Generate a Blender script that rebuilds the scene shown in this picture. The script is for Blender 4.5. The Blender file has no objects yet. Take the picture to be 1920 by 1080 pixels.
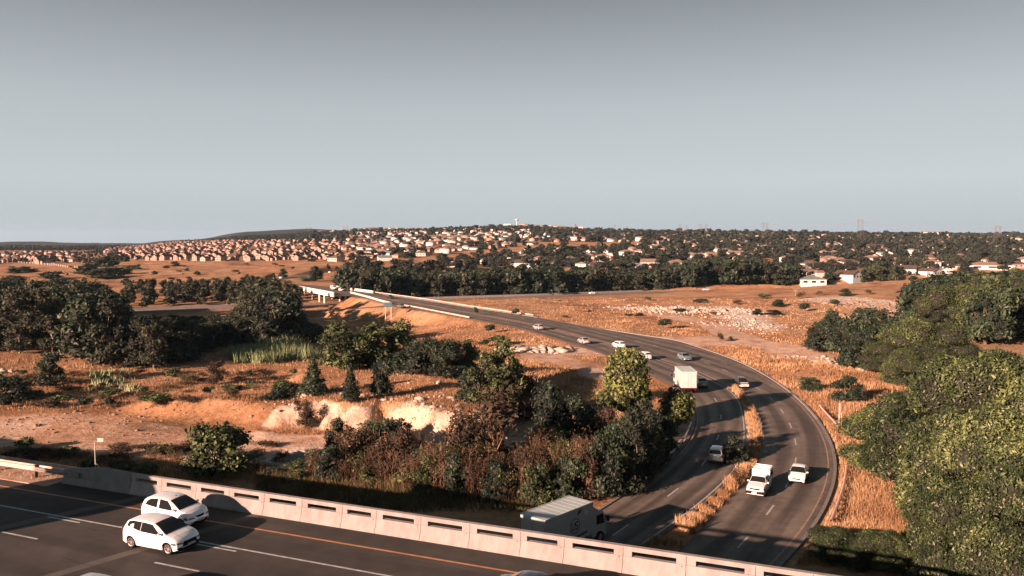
import bpy, math, random
import numpy as np
from mathutils import Vector, Matrix
R = math.radians
random.seed(7); rng = np.random.default_rng(7)
sc = bpy.context.scene
col = sc.collection
# ------------------------------------------------------------------ camera, sky, sun, exposure
CAMZ = 24.4; F = 1507.0; PITCH = math.atan(90 / F)
cd = bpy.data.cameras.new('camera'); cd.sensor_width = 36; cd.lens = F / 1920 * 36
cd.clip_start = 0.5; cd.clip_end = 40000
cam = bpy.data.objects.new('camera', cd); col.objects.link(cam)
cam.location = (0, 0, CAMZ); cam.rotation_euler = (R(90) - PITCH, 0, 0)
sc.camera = cam
SUN_EL = 15.4; SX, SY = 0.749, 0.663          # shadows fall towards (SX, SY)
sc.view_settings.view_transform = 'Standard'; sc.view_settings.look = 'None'
sc.view_settings.gamma = 1; sc.view_settings.exposure = 2.1
w = bpy.data.worlds.new('World'); sc.world = w; w.use_nodes = True
nt = w.node_tree; nt.nodes.clear()
wo = nt.nodes.new('ShaderNodeOutputWorld'); bg = nt.nodes.new('ShaderNodeBackground')
sky = nt.nodes.new('ShaderNodeTexSky'); sky.sky_type = 'NISHITA'; sky.sun_disc = False
sky.sun_elevation = R(SUN_EL); sky.sun_rotation = math.atan2(-SX, -SY)
sky.air_density = 1.0; sky.dust_density = 2.0; sky.ozone_density = 1.0
hs = nt.nodes.new('ShaderNodeHueSaturation'); hs.inputs['Saturation'].default_value = 0.35; hs.inputs['Value'].default_value = 0.5
# overcast-grey veil that thickens upwards: mixes the sky with a flat slate tone by elevation
tc = nt.nodes.new('ShaderNodeTexCoord'); sp = nt.nodes.new('ShaderNodeSeparateXYZ')
cr = nt.nodes.new('ShaderNodeValToRGB')
el = cr.color_ramp.elements
el[0].position = 0.0; el[0].color = (2.62, 2.92, 3.12, 1)
el[1].position = 1.0; el[1].color = (.42, .52, .6, 1)
for p_, c_ in ((0.07, (2.9, 3.16, 3.32, 1)), (0.16, (2.42, 2.62, 2.76, 1)), (0.28, (1.12, 1.23, 1.33, 1)), (0.45, (.5, .62, .74, 1))):
    e = el.new(p_); e.color = c_
mx = nt.nodes.new('ShaderNodeMix'); mx.data_type = 'RGBA'; mx.inputs['Factor'].default_value = 0.8
L = nt.links.new
L(tc.outputs['Generated'], sp.inputs[0]); L(sp.outputs['Z'], cr.inputs[0])
L(sky.outputs[0], hs.inputs['Color']); L(hs.outputs[0], mx.inputs['A']); L(cr.outputs[0], mx.inputs['B'])
L(mx.outputs['Result'], bg.inputs[0]); bg.inputs[1].default_value = 0.05
L(bg.outputs[0], wo.inputs[0])
sd = bpy.data.lights.new('sun', 'SUN'); sd.energy = 5.0; sd.angle = R(0.5); sd.color = (1.0, 0.57, 0.40)
sun = bpy.data.objects.new('sun', sd); col.objects.link(sun)
ce = math.cos(R(SUN_EL))
sun.rotation_euler = Vector((SX * ce, SY * ce, -math.sin(R(SUN_EL)))).to_track_quat('-Z', 'Y').to_euler()
sun.location = (-60, -60, 60)

# ------------------------------------------------------------------ helpers
def ray(px, py):
    u = (px - 960) / F; v = (540 - py) / F
    cp, sp_ = math.cos(PITCH), math.sin(PITCH)
    return np.array([u, cp + v * sp_, v * cp - sp_])
def P(px, py, z=0.0):
    d = ray(px, py); k = (z - CAMZ) / d[2]
    return np.array([d[0] * k, d[1] * k, z])
def proj(x, y, z):
    dz = z - CAMZ; cp, sp_ = math.cos(PITCH), math.sin(PITCH)
    f = y * cp - dz * sp_; up = y * sp_ + dz * cp
    f = np.where(np.abs(f) < 1e-3, 1e-3, f)
    return 960 + F * x / f, 540 - F * up / f
def tag(o, label=None, cat=None, group=None, kind=None):
    if label: o['label'] = label
    if cat: o['category'] = cat
    if group: o['group'] = group
    if kind: o['kind'] = kind
    return o
def empty(name, loc=(0, 0, 0), rz=0.0):
    o = bpy.data.objects.new(name, None); o.empty_display_size = 0.2
    col.objects.link(o); o.location = loc; o.rotation_euler = (0, 0, rz); return o
def kids_of(o, cache={}):
    return [c for c in bpy.data.objects if c.parent == o]
def tree_of(o):
    ks = kids_of(o); return (o, [tree_of(c) for c in ks])
def copy_tree(t, parent=None):
    o, ks = t; c = o.copy(); col.objects.link(c); c.parent = parent
    for k in ks: copy_tree(k, c)
    return c
def mesh_np(name, V, Q, mats, parent=None, smooth=False, matidx=None):
    """V (n,3), Q (m,k) equal-size faces"""
    me = bpy.data.meshes.new(name); V = np.asarray(V, np.float32); Q = np.asarray(Q, np.int32)
    me.vertices.add(len(V)); me.vertices.foreach_set('co', V.ravel())
    m, k = Q.shape
    me.loops.add(m * k); me.loops.foreach_set('vertex_index', Q.ravel())
    me.polygons.add(m); me.polygons.foreach_set('loop_start', np.arange(0, m * k, k, dtype=np.int32))
    if smooth: me.polygons.foreach_set('use_smooth', np.ones(m, bool))
    for mt in (mats if isinstance(mats, (list, tuple)) else [mats]): me.materials.append(mt)
    if matidx is not None: me.polygons.foreach_set('material_index', np.asarray(matidx, np.int32))
    me.update(calc_edges=True)
    o = bpy.data.objects.new(name, me)
    col.objects.link(o)
    if parent: o.parent = parent
    return o
class MB:
    def __init__(s): s.v = []; s.f = []
    def add(s, vs, fs):
        b = len(s.v); s.v += [tuple(p) for p in vs]; s.f += [tuple(i + b for i in f) for f in fs]; return s
    def box(s, c, d, rz=0, bev=0.0, taper=1.0):
        x, y, z = d[0] / 2, d[1] / 2, d[2] / 2
        b = min(bev, x * .9, y * .9, z * .9); vs = []; ca, sa = math.cos(rz), math.sin(rz)
        if b <= 0:
            for k in (-1, 1):
                t = taper if k > 0 else 1
                for (i, j) in ((-1, -1), (1, -1), (1, 1), (-1, 1)): vs.append((i * x * t, j * y * t, k * z))
            fs = [(0, 3, 2, 1), (4, 5, 6, 7), (0, 1, 5, 4), (1, 2, 6, 5), (2, 3, 7, 6), (3, 0, 4, 7)]
        else:
            rings = ((-z, b), (-z + b, 0), (z - b, 0), (z, b))
            for zz, i_ in rings:
                t = taper if zz > 0 else 1
                X, Y = x - i_, y - i_
                for (i, j) in ((-X + b, -Y), (X - b, -Y), (X, -Y + b), (X, Y - b), (X - b, Y), (-X + b, Y), (-X, Y - b), (-X, -Y + b)):
                    vs.append((i * t, j * t, zz))
            fs = [tuple(range(7, -1, -1)), tuple(range(24, 32))]
            for r in range(3):
                for i in range(8):
                    a = r * 8 + i; n = r * 8 + (i + 1) % 8; fs.append((a, n, n + 8, a + 8))
        vs = [(c[0] + p[0] * ca - p[1] * sa, c[1] + p[0] * sa + p[1] * ca, c[2] + p[2]) for p in vs]
        return s.add(vs, fs)
    def tube(s, p0, p1, r0, r1=None, n=8, cap=True):
        r1 = r0 if r1 is None else r1
        p0 = Vector(p0); p1 = Vector(p1); d = (p1 - p0)
        if d.length < 1e-6: return s
        d.normalize(); a = d.orthogonal().normalized(); b = d.cross(a)
        vs = []
        for p, r in ((p0, r0), (p1, r1)):
            for i in range(n):
                t = 2 * math.pi * i / n; vs.append(p + a * math.cos(t) * r + b * math.sin(t) * r)
        fs = [(i, (i + 1) % n, n + (i + 1) % n, n + i) for i in range(n)]
        if cap: fs += [tuple(range(n - 1, -1, -1)), tuple(range(n, 2 * n))]
        return s.add(vs, fs)
    def prism(s, poly, y0, y1, plane='xz'):
        """extrude polygon given in (a,b); plane xz -> along y; yz -> along x; xy -> along z"""
        n = len(poly)
        def m(a, b, c): return {'xz': (a, c, b), 'yz': (c, a, b), 'xy': (a, b, c)}[plane]
        vs = [m(a, b, y0) for a, b in poly] + [m(a, b, y1) for a, b in poly]
        fs = [tuple(range(n)), tuple(range(2 * n - 1, n - 1, -1))]
        fs += [(i, n + i, n + (i + 1) % n, (i + 1) % n) for i in range(n)]
        return s.add(vs, fs)
    def grid(s, G):
        G = [list(r) for r in G]; m = len(G[0]); vs = [p for r in G for p in r]
        fs = [(i * m + j, i * m + j + 1, (i + 1) * m + j + 1, (i + 1) * m + j) for i in range(len(G) - 1) for j in range(m - 1)]
        return s.add(vs, fs)
    def build(s, name, mat, parent=None, smooth=False):
        me = bpy.data.meshes.new(name); me.from_pydata(s.v, [], s.f); me.materials.append(mat)
        if smooth:
            me.polygons.foreach_set('use_smooth', [True] * len(me.polygons))
            try: me.set_sharp_from_angle(angle=R(smooth if smooth is not True else 40))
            except Exception: pass
        me.update()
        import bmesh as _b
        bm = _b.new(); bm.from_mesh(me); _b.ops.recalc_face_normals(bm, faces=bm.faces); bm.to_mesh(me); bm.free()
        o = bpy.data.objects.new(name, me); col.objects.link(o)
        if parent: o.parent = parent
        return o
def arr(v): return [tuple(map(float, p)) for p in v]
def sm(a, b, x):
    t = np.clip((x - a) / (b - a), 0, 1); return t * t * (3 - 2 * t)

# ------------------------------------------------------------------ materials
NEUTRAL = ('number_plate', 'car_glass', 'tyre', 'black_trim', 'lettering_dark')
KS = (.50, .66, .72)       # real-world base colours under the low warm sun
def kk(c): return tuple(a * b for a, b in zip(c, KS))
def mat(name, colr=(.5, .5, .5), rough=.7, metal=0, noise=0.0, nscale=5.0, col2=None, bump=0.0, bscale=20.0, spec=.5, coat=0, island=0.0, emit=None, detail=4, streak=False):
    if not (coat or metal or name in NEUTRAL):
        colr = kk(colr); col2 = kk(col2) if col2 is not None else None
    m = bpy.data.materials.new(name); m.use_nodes = True; t = m.node_tree; b = t.nodes['Principled BSDF']
    b.inputs['Base Color'].default_value = (*colr, 1); b.inputs['Roughness'].default_value = rough
    b.inputs['Metallic'].default_value = metal; b.inputs['Specular IOR Level'].default_value = spec
    b.inputs['Coat Weight'].default_value = coat
    cur = None
    if col2 is not None or noise:
        tcn = t.nodes.new('ShaderNodeTexCoord'); n = t.nodes.new('ShaderNodeTexNoise')
        n.inputs['Scale'].default_value = nscale; n.inputs['Detail'].default_value = detail
        if streak:      # weathering runs down the face
            mp = t.nodes.new('ShaderNodeMapping'); mp.inputs['Scale'].default_value = (1.0, 1.0, .25); t.links.new(tcn.outputs['Object'], mp.inputs[0]); t.links.new(mp.outputs[0], n.inputs['Vector']); n.inputs['Detail'].default_value = 9; n.inputs['Roughness'].default_value = .7
        else: t.links.new(tcn.outputs['Object'], n.inputs['Vector'])
        rmp = t.nodes.new('ShaderNodeValToRGB'); c2 = col2 if col2 is not None else tuple(c * (1 - noise) for c in colr)
        rmp.color_ramp.elements[0].position = .35; rmp.color_ramp.elements[1].position = .65
        rmp.color_ramp.elements[0].color = (*c2, 1); rmp.color_ramp.elements[1].color = (*colr, 1)
        t.links.new(n.outputs['Fac'], rmp.inputs[0]); cur = rmp.outputs[0]
        t.links.new(cur, b.inputs['Base Color'])
        if bump:
            bp = t.nodes.new('ShaderNodeBump'); bp.inputs['Strength'].default_value = bump; bp.inputs['Distance'].default_value = .05
            n2 = t.nodes.new('ShaderNodeTexNoise'); n2.inputs['Scale'].default_value = bscale
            t.links.new(tcn.outputs['Object'], n2.inputs['Vector'])
            t.links.new(n2.outputs['Fac'], bp.inputs['Height']); t.links.new(bp.outputs[0], b.inputs['Normal'])
    return m
def leafmat(name, c1, c2, c3=None, rough=.6, trans=.25, oscale=.35):
    """leaf colours vary leaf by leaf, clump by clump and plant by plant"""
    c1 = kk(c1); c2 = kk(c2); c3 = kk(c3) if c3 else None
    m = bpy.data.materials.new(name); m.use_nodes = True; t = m.node_tree; b = t.nodes['Principled BSDF']
    g = t.nodes.new('ShaderNodeNewGeometry'); rp = t.nodes.new('ShaderNodeValToRGB')
    e = rp.color_ramp.elements; e[0].color = (*c1, 1); e[1].color = (*c2, 1); e[0].position = .1; e[1].position = .8
    if c3: x = e.new(1.0); x.color = (*c3, 1)
    tcn = t.nodes.new('ShaderNodeTexCoord'); n = t.nodes.new('ShaderNodeTexNoise'); n.inputs['Scale'].default_value = oscale
    t.links.new(tcn.outputs['Object'], n.inputs['Vector'])
    oi = t.nodes.new('ShaderNodeObjectInfo')
    a1 = t.nodes.new('ShaderNodeMath'); a1.operation = 'MULTIPLY_ADD'; a1.inputs[1].default_value = .55
    t.links.new(g.outputs['Random Per Island'], a1.inputs[0])
    a0 = t.nodes.new('ShaderNodeMath'); a0.operation = 'MULTIPLY_ADD'; a0.inputs[1].default_value = 1.6; a0.inputs[2].default_value = -.6
    t.links.new(n.outputs['Fac'], a0.inputs[0])
    t.links.new(a0.outputs[0], a1.inputs[2])
    a2 = t.nodes.new('ShaderNodeMath'); a2.operation = 'MULTIPLY_ADD'; a2.inputs[1].default_value = .42
    t.links.new(oi.outputs['Random'], a2.inputs[0]); t.links.new(a1.outputs[0], a2.inputs[2])
    t.links.new(a2.outputs[0], rp.inputs[0])
    t.links.new(rp.outputs[0], b.inputs['Base Color']); b.inputs['Roughness'].default_value = rough
    b.inputs['Specular IOR Level'].default_value = .3
    return m
M = {}
M['leaf_big'] = leafmat('leaf_big', (.010, .018, .010), (.064, .080, .028), (.20, .205, .072), rough=.45)
M['leaf_round'] = leafmat('leaf_round', (.014, .022, .008), (.115, .125, .032), (.30, .27, .07), rough=.5)
M['leaf_gum'] = leafmat('leaf_gum', (.008, .013, .010), (.036, .043, .024), (.095, .085, .042), rough=.7)
M['leaf_dark'] = leafmat('leaf_dark', (.006, .013, .010), (.026, .042, .024), (.07, .095, .04), rough=.6)
M['leaf_olive'] = leafmat('leaf_olive', (.014, .020, .010), (.075, .092, .030), (.17, .18, .055), rough=.6)
M['leaf_brown'] = leafmat('leaf_brown', (.020, .013, .009), (.068, .038, .022), (.16, .085, .050), rough=.8)
M['leaf_reed'] = leafmat('leaf_reed', (.10, .11, .05), (.36, .38, .18), (.55, .54, .3), rough=.7)
M['leaf_far'] = leafmat('leaf_far', (.008, .013, .012), (.028, .036, .025), (.065, .066, .040), rough=.8, oscale=.02)
M['core'] = mat('leaf_core', (.012, .012, .009), .9, noise=.3)  # dark solid filler added inside crowns to block light between the leaves
M['bark'] = mat('bark', (.16, .10, .065), .9, col2=(.07, .045, .03), nscale=3, bump=.4)
M['bark_pale'] = mat('bark_pale', (.52, .40, .32), .8, col2=(.25, .16, .11), nscale=1.5)
M['twig'] = leafmat('twig', (.05, .024, .015), (.20, .09, .05), (.36, .19, .12), rough=.9)
M['grass'] = leafmat('grass_blade', (.15, .07, .036), (.50, .235, .115), (.76, .42, .235), rough=.9, oscale=.08)
M['green_grass'] = leafmat('green_grass', (.03, .03, .012), (.12, .10, .035), (.2, .16, .06), rough=.8)
M['concrete'] = mat('concrete', (.40, .31, .30), .85, col2=(.28, .21, .195), nscale=1.3, bump=.15, bscale=30, streak=True)
M['concrete_dark'] = mat('concrete_dark', (.26, .21, .20), .9, col2=(.20, .16, .15), nscale=1.5)
M['white_conc'] = mat('white_concrete', (.78, .68, .62), .8, col2=(.62, .52, .46), nscale=.8)
M['steel'] = mat('galvanised_steel', (.55, .52, .50), .45, metal=.6, noise=.25, nscale=3)
M['steel_dark'] = mat('dark_steel', (.18, .17, .17), .6, metal=.5, noise=.3)
M['rust'] = mat('weathered_rail', (.55, .42, .38), .6, metal=.2, noise=.3, nscale=2)
M['paint_line'] = mat('line_white', (.62, .55, .52), .8, noise=.35, nscale=3.0)
M['orange_line'] = mat('line_orange', (.66, .26, .11), .8, noise=.25, nscale=2.0)
M['faded_line'] = mat('line_faded', (.52, .30, .21), .85, noise=.4, nscale=2.0)
M['white'] = mat('car_white', (.60, .66, .70), .22, coat=.8, noise=.06)
M['silver'] = mat('car_silver', (.42, .45, .47), .3, metal=.5, coat=.6, noise=.05)
M['greypaint'] = mat('car_grey', (.13, .15, .16), .3, metal=.4, coat=.6, noise=.05)
M['blackpaint'] = mat('car_black', (.02, .02, .022), .2, coat=.8, noise=.05)
M['bluegrey'] = mat('car_blue_grey', (.16, .25, .28), .3, metal=.4, coat=.5, noise=.05)
M['glass'] = mat('car_glass', (.010, .012, .014), .05, spec=.35, noise=.1)
M['lamp'] = mat('lamp_lens', (.10, .11, .13), .12, metal=.1, noise=.2, nscale=30)
M['red'] = mat('tail_red', (.16, .012, .012), .3, noise=.2)
M['trim'] = mat('black_trim', (.006, .006, .007), .7, noise=.2, spec=.1)
M['tyre'] = mat('tyre', (.008, .008, .009), .9, noise=.2, spec=.1)
M['rim'] = mat('rim', (.20, .20, .21), .4, metal=.3, noise=.1)
M['plate'] = mat('number_plate', (.75, .75, .72), .5, noise=.05)
M['skin'] = mat('skin_tone', (.35, .18, .12), .6, noise=.1)
M['boxwhite'] = mat('box_body_white', (.62, .60, .58), .5, noise=.12, nscale=1.0)
M['boxgrey'] = mat('box_body_grey', (.50, .44, .42), .5, noise=.12, nscale=.8)
M['roofsheet'] = mat('box_roof_sheet', (.62, .60, .60), .45, noise=.2, nscale=.6)
M['logo'] = mat('lettering_dark', (.03, .033, .036), .6, noise=.1)
M['sign_blue'] = mat('sign_blue', (.06, .13, .17), .5, noise=.1)
M['sign_back'] = mat('sign_panel', (.62, .52, .48), .5, noise=.1)
M['rock'] = mat('rubble_white', (.66, .50, .43), .9, col2=(.40, .26, .20), nscale=.35)
M['rock_dark'] = mat('rubble_brown', (.42, .25, .18), .9, col2=(.22, .11, .07), nscale=.8)
for i, (a, b) in enumerate((((.62, .40, .31), (.26, .135, .10)), ((.56, .36, .27), (.32, .18, .13)), ((.70, .50, .42), (.20, .115, .09)), ((.50, .28, .20), (.27, .15, .11)))):
    M['wall%d' % i] = mat('house_wall', tuple(c * q_ for c, q_ in zip(a, (.95, .84, .86))), .85, noise=.12, nscale=.2); M['roof%d' % i] = mat('house_roof', tuple(c * .52 for c in b), .85, noise=.3, nscale=.6)
M['wallw'] = mat('house_wall_white', (.82, .70, .64), .8, noise=.08, nscale=.2)
M['roofg'] = mat('house_roof_grey', (.26, .235, .23), .7, noise=.2, nscale=.5)
M['rooft'] = mat('house_roof_tan', (.36, .20, .15), .85, noise=.2, nscale=.5)
M['pane'] = mat('window_pane', (.03, .035, .04), .1, noise=.2)
# ------------------------------------------------------------------ highway frame: N across, T along
DH = 7.6                                   # carriageway level of the highway
HN = np.array([.378, .926]); HN = HN / np.linalg.norm(HN); HT = np.array([HN[1], -HN[0]])
def nt_of(px, py, z=DH):
    p = P(px, py, z); return float(p[:2] @ HN), float(p[:2] @ HT)
def HP(n, t, z=0.0):
    q = HN * n + HT * t; return (float(q[0]), float(q[1]), DH + z)
C0 = np.mean([nt_of(480, 965)[0], nt_of(720, 1003.5)[0], nt_of(900, 1032)[0]])   # inner foot of the parapet
print('C0', C0, [nt_of(480, 965), nt_of(720, 1003.5), nt_of(900, 1032)])
GAP0, GAP1 = -36.0, 9.0                    # bridge opening along T

# ------------------------------------------------------------------ road edges (traced, laid on their real levels)
def PL(pts, z=0.0): return np.array([P(a, b, z) for a, b in pts])
def resample(pl, n):
    s = np.r_[0, np.cumsum(np.linalg.norm(np.diff(pl[:, :2], axis=0), axis=1))]
    q = np.linspace(0, s[-1], n)
    return np.stack([np.interp(q, s, pl[:, k]) for k in range(3)], 1)
def smooth_pl(pl, n, it=6):
    r = resample(pl, n)
    for _ in range(it): r[1:-1] = (r[:-2] + 2 * r[1:-1] + r[2:]) / 4
    return r
def ext(pl, d):                             # lengthen the near end so that it passes under the bridge
    v = pl[0] - pl[1]; v = v / np.linalg.norm(v); return np.vstack([pl[0] + v * d, pl])
# right-hand carriageway (traffic towards the camera): from the bridge upwards
A_right = [(1478, 1040), (1512, 1005), (1540, 960), (1560, 915), (1566, 880), (1562, 845), (1548, 810), (1525, 778), (1495, 747), (1460, 720), (1415, 692), (1360, 668), (1305, 650), (1265, 637), (1205, 629), (1130, 617), (1067, 606), (1000, 594), (940, 585), (880, 576.5), (800, 563.5), (750, 556.5), (697, 549.5)]
A_left = [(1275, 1030), (1312, 995), (1360, 945), (1393, 910), (1420, 877), (1430, 838), (1430, 806), (1420, 776), (1404, 752), (1386, 736), (1345, 713), (1300, 694), (1240, 674), (1180, 655), (1130, 641), (1080, 628), (1030, 615), (980, 604), (930, 594.5), (880, 586), (800, 571.5), (740, 562), (662, 550)]
B_right = [(1245, 1000), (1290, 970), (1320, 950), (1365, 905), (1392, 885), (1402, 852), (1405, 815), (1399, 775), (1390, 745), (1384, 737), (1345, 714.5), (1300, 695.5), (1240, 675.5), (1180, 656.5), (1130, 642.5), (1080, 629.5), (1030, 616.5), (980, 605.3), (930, 595.6), (880, 587), (800, 572.5), (740, 563), (664, 551)]
B_left = [(960, 1065), (1040, 1010), (1120, 962), (1212, 905), (1267, 857), (1294, 827), (1306, 796), (1304, 766), (1288, 742), (1262, 724), (1222, 706), (1175, 684), (1130, 664), (1087, 650), (1030, 632), (975, 617), (930, 607), (880, 598), (830, 589), (780, 580.5), (740, 574), (690, 560), (634, 553)]
AR = smooth_pl(ext(PL(A_right), 60), 150); AL = smooth_pl(ext(PL(A_left), 60), 150)
BR = smooth_pl(ext(PL(B_right), 60), 150); BL = smooth_pl(ext(PL(B_left), 60), 150)
FZ = -5.0
FW = smooth_pl(PL([(-500, 612), (0, 596), (230, 585), (430, 577), (600, 570), (800, 562.5), (1000, 556.2), (1230, 547.5), (1500, 541), (1800, 535), (2400, 524)], FZ), 120, 3)
RAMP = smooth_pl(np.array([P(430, 597, FZ), P(500, 591, FZ), P(570, 584.5, -4), P(630, 580.5, -2.6), P(700, 575.5, -.8), P(745, 572, -.05), P(800, 580, -.02)]), 60, 2)
LOOP = smooth_pl(PL([(626, 541), (563, 534.5), (524, 532.5), (500, 529), (512, 524), (560, 518.5), (640, 509.5), (720, 504), (800, 500)], 0), 90, 3)
BRG = smooth_pl(PL([(684, 551), (648, 546.5), (600, 538), (560, 534)], 0), 40, 1)
CLAMPS = []                                # (centreline, half width, slope)
def centre(a, b):
    a = resample(a, 70); b = resample(b, 70); return (a + b) / 2, np.linalg.norm(a[:, :2] - b[:, :2], axis=1) / 2
for a, b in ((AL, AR), (BL, BR)):
    c, hw = centre(a, b); CLAMPS.append((c[:-3], hw[:-3] + .9, .5))
CLAMPS.append((resample(FW, 60), np.full(60, 7.5), .45))
CLAMPS.append((resample(RAMP[:-4], 20), np.full(20, 3.6), .6))
CLAMPS.append((resample(LOOP[12:], 30), np.full(30, 5.0), .4))
def seg_dist(X, Y, c, hw):
    """distance outside the ribbon, and its level there"""
    best = np.full(X.shape, 1e9); zz = np.zeros(X.shape)
    for i in range(len(c) - 1):
        a = c[i]; b = c[i + 1]; d = b[:2] - a[:2]; l2 = d @ d + 1e-9
        t = np.clip(((X - a[0]) * d[0] + (Y - a[1]) * d[1]) / l2, 0, 1)
        dist = np.hypot(X - a[0] - t * d[0], Y - a[1] - t * d[1]) - (hw[i] * (1 - t) + hw[i + 1] * t)
        k = dist < best; best = np.where(k, dist, best); zz = np.where(k, a[2] * (1 - t) + b[2] * t, zz)
    return best, zz
# base terrain table
TPX = np.array([-900, 0, 120, 240, 360, 480, 600, 720, 960, 1200, 1440, 1680, 1920, 2800], float)
TZ = np.array([15, 60, 150, 200, 240, 300, 360, 400, 450, 520, 600, 750, 1000, 1400, 1900, 2600, 3500, 5000, 8000, 14000], float)
T = np.array([
 [0]*14, [0]*14,
 [0, 0, 0, 0, 0, 0, 0, 0, 0, 0, 0, 0, 0, 0],
 [-1, -1, -1, -1.5, -2, -2, -2, -1, 0, 0, 0, 1, 2, 3],
 [-3, -3, -3, -4, -4, -4, -4, -4, 0, 0, 0, 1, 2, 3],
 [-4, -4, -4, -5, -5, -5, -5, -5, -1, -.5, 0, 1, 2, 4],
 [-4, -4, -4, -5, -5, -5, -5, -5, -4, -2, -.5, 1, 3, 4],
 [-3, -3, -3, -4, -4, -3, -4, -5, -5, -4, -2, 0, 3, 4],
 [-1, -1, -1, -2, -2, 0, -1, -3, -5, -5, -4, -1, 3, 4],
 [0, 0, 0, 0, 0, 0, 0, 0, -2, -3, -3, 0, 3, 4],
 [0, 0, 1, 1, 2, 2, 2, 2, 2, 1, 0, 2, 4, 5],
 [1, 2, 3, 4, 5, 5, 6, 6, 5, 5, 4, 4, 6, 7],
 [1, 0, 0, 3, 6, 9, 11, 13, 12, 13, 11, 10, 11, 12],
 [3, 2, 1, 4, 11, 18, 20, 22, 26, 27, 25, 22, 22, 22],
 [4, 2, 0, 4, 17, 26, 30, 36, 46, 38, 36, 33, 32, 32],
 [5, 3, 0, 2, 18, 34, 42, 52, 62, 47, 43, 40, 37, 36],
 [6, 7, 5, 1, 20, 50, 66, 76, 86, 55, 50, 46, 42, 40],
 [8, 4, 4, 0, 20, 72, 82, 78, 70, 55, 50, 48, 45, 40],
 [0, -30, -30, -30, 0, 30, 40, 40, 40, 30, 30, 30, 30, 20],
 [-60]*14], float)
LTZ = np.log(TZ)
BANK = np.array([P(*q)[:2] for q in ((470, 775, 3.0), (515, 760, 3.2), (545, 746, 3.6), (600, 740, 3.8), (660, 750, 3.8), (720, 748, 4), (790, 748, 4), (850, 772, 3.8), (900, 800, 3), (960, 805, 2.4), (1060, 800, 1.8))])
def vnoise(x, y, s, seed=0):
    x = x / s + seed * 17.13; y = y / s + seed * 7.7
    xi = np.floor(x); yi = np.floor(y); fx = x - xi; fy = y - yi
    fx = fx * fx * (3 - 2 * fx); fy = fy * fy * (3 - 2 * fy)
    def h(a, b):
        v = np.sin(a * 127.1 + b * 311.7 + seed * 3.3) * 43758.5453; return v - np.floor(v)
    return (h(xi, yi) * (1 - fx) + h(xi + 1, yi) * fx) * (1 - fy) + (h(xi, yi + 1) * (1 - fx) + h(xi + 1, yi + 1) * fx) * fy
def hbase(X, Y):
    th = np.arctan2(X, Y); th = np.clip(th, -R(48), R(48)); r = np.hypot(X, Y)
    px = np.clip(960 + F * np.tan(th), TPX[0], TPX[-1]); Z = np.clip(r * np.cos(th), TZ[0], TZ[-1])
    i = np.clip(np.searchsorted(TPX, px) - 1, 0, len(TPX) - 2); j = np.clip(np.searchsorted(TZ, Z) - 1, 0, len(TZ) - 2)
    u = (px - TPX[i]) / (TPX[i + 1] - TPX[i]); v = (np.log(Z) - LTZ[j]) / (LTZ[j + 1] - LTZ[j])
    u = u * u * (3 - 2 * u)
    h = (T[j, i] * (1 - u) + T[j, i + 1] * u) * (1 - v) + (T[j + 1, i] * (1 - u) + T[j + 1, i + 1] * u) * v
    amp = sm(60, 400, Z) + .25
    h = h + (vnoise(X, Y, 60, 1) - .5) * 1.6 * amp + (vnoise(X, Y, 17, 2) - .5) * .9 * np.minimum(amp, .9) + (vnoise(X, Y, 5, 3) - .5) * .35
    h = h + (vnoise(X, Y, 420, 5) - .5) * sm(1800, 4000, Z) * 26 + (vnoise(X, Y, 160, 6) - .5) * sm(1800, 4000, Z) * 8
    return h
def bank_sd(X, Y):
    best = np.full(X.shape, 1e9); s = np.zeros(X.shape); al = np.zeros(X.shape)
    for i in range(len(BANK) - 1):
        a = BANK[i]; b = BANK[i + 1]; d = b - a; L2 = d @ d
        t0 = ((X - a[0]) * d[0] + (Y - a[1]) * d[1]) / L2; t = np.clip(t0, 0, 1)
        ds = np.hypot(X - a[0] - t * d[0], Y - a[1] - t * d[1]); sg = np.sign(d[0] * (Y - a[1]) - d[1] * (X - a[0]))
        k = ds < best; best = np.where(k, ds, best); s = np.where(k, sg, s); al = np.where(k, i + t, al)
    return best * s, al
def hfun(X, Y, detail=True):
    X = np.asarray(X, float); Y = np.asarray(Y, float)
    h = hbase(X, Y)
    sdv, al = bank_sd(X, Y)
    sdn = sdv + (vnoise(X, Y, 4, 8) - .5) * 2.4 + (vnoise(X, Y, 1.5, 9) - .5) * 2.0
    hb = np.interp(al, [0, 1, 2, 3, 6, 8, 9, 10], [0, .8, 2.5, 3.3, 3.6, 3.0, 1.2, 0])
    reach = np.interp(al, [0, 2, 4], [.3, .6, 1.0]); fall = 1 - sm(18 * reach, 62 * reach, sdv)
    edge = 1
    h = h + hb * sm(-3.2, .9, sdn) * fall * edge
    N = X * HN[0] + Y * HN[1]; Tt = X * HT[0] + Y * HT[1]
    ntop = C0 + np.where(Tt < -52, 3.0, 1.2)
    into = np.clip(np.minimum(Tt - GAP0, GAP1 - Tt), 0, None)
    fill = DH - .12 - .55 * np.clip(N - ntop, 0, None) - 1.3 * into - .55 * np.clip(12 - N, 0, None)
    on = (N > 8) & (N < C0 + 1.2)
    fill = np.minimum(fill, DH - .12)
    h = np.maximum(h, fill) if True else h
    for c, hw, sl in CLAMPS:
        x0, x1 = c[:, 0].min() - 60, c[:, 0].max() + 60; y0, y1 = c[:, 1].min() - 60, c[:, 1].max() + 60
        k = (X > x0) & (X < x1) & (Y > y0) & (Y < y1)
        if not k.any(): continue
        d, zz = seg_dist(X[k], Y[k], c, hw); hk = h[k]; e = np.clip(d, 0, None) * sl
        lo = zz - .12 - e; hi = zz - .12 + e
        inhw = (fill[k] > hk - .01) & (d > 0)
        hk2 = np.clip(hk, lo, hi)
        hk = np.where(d < 34, hk2, hk); h[k] = hk
    return h
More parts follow.
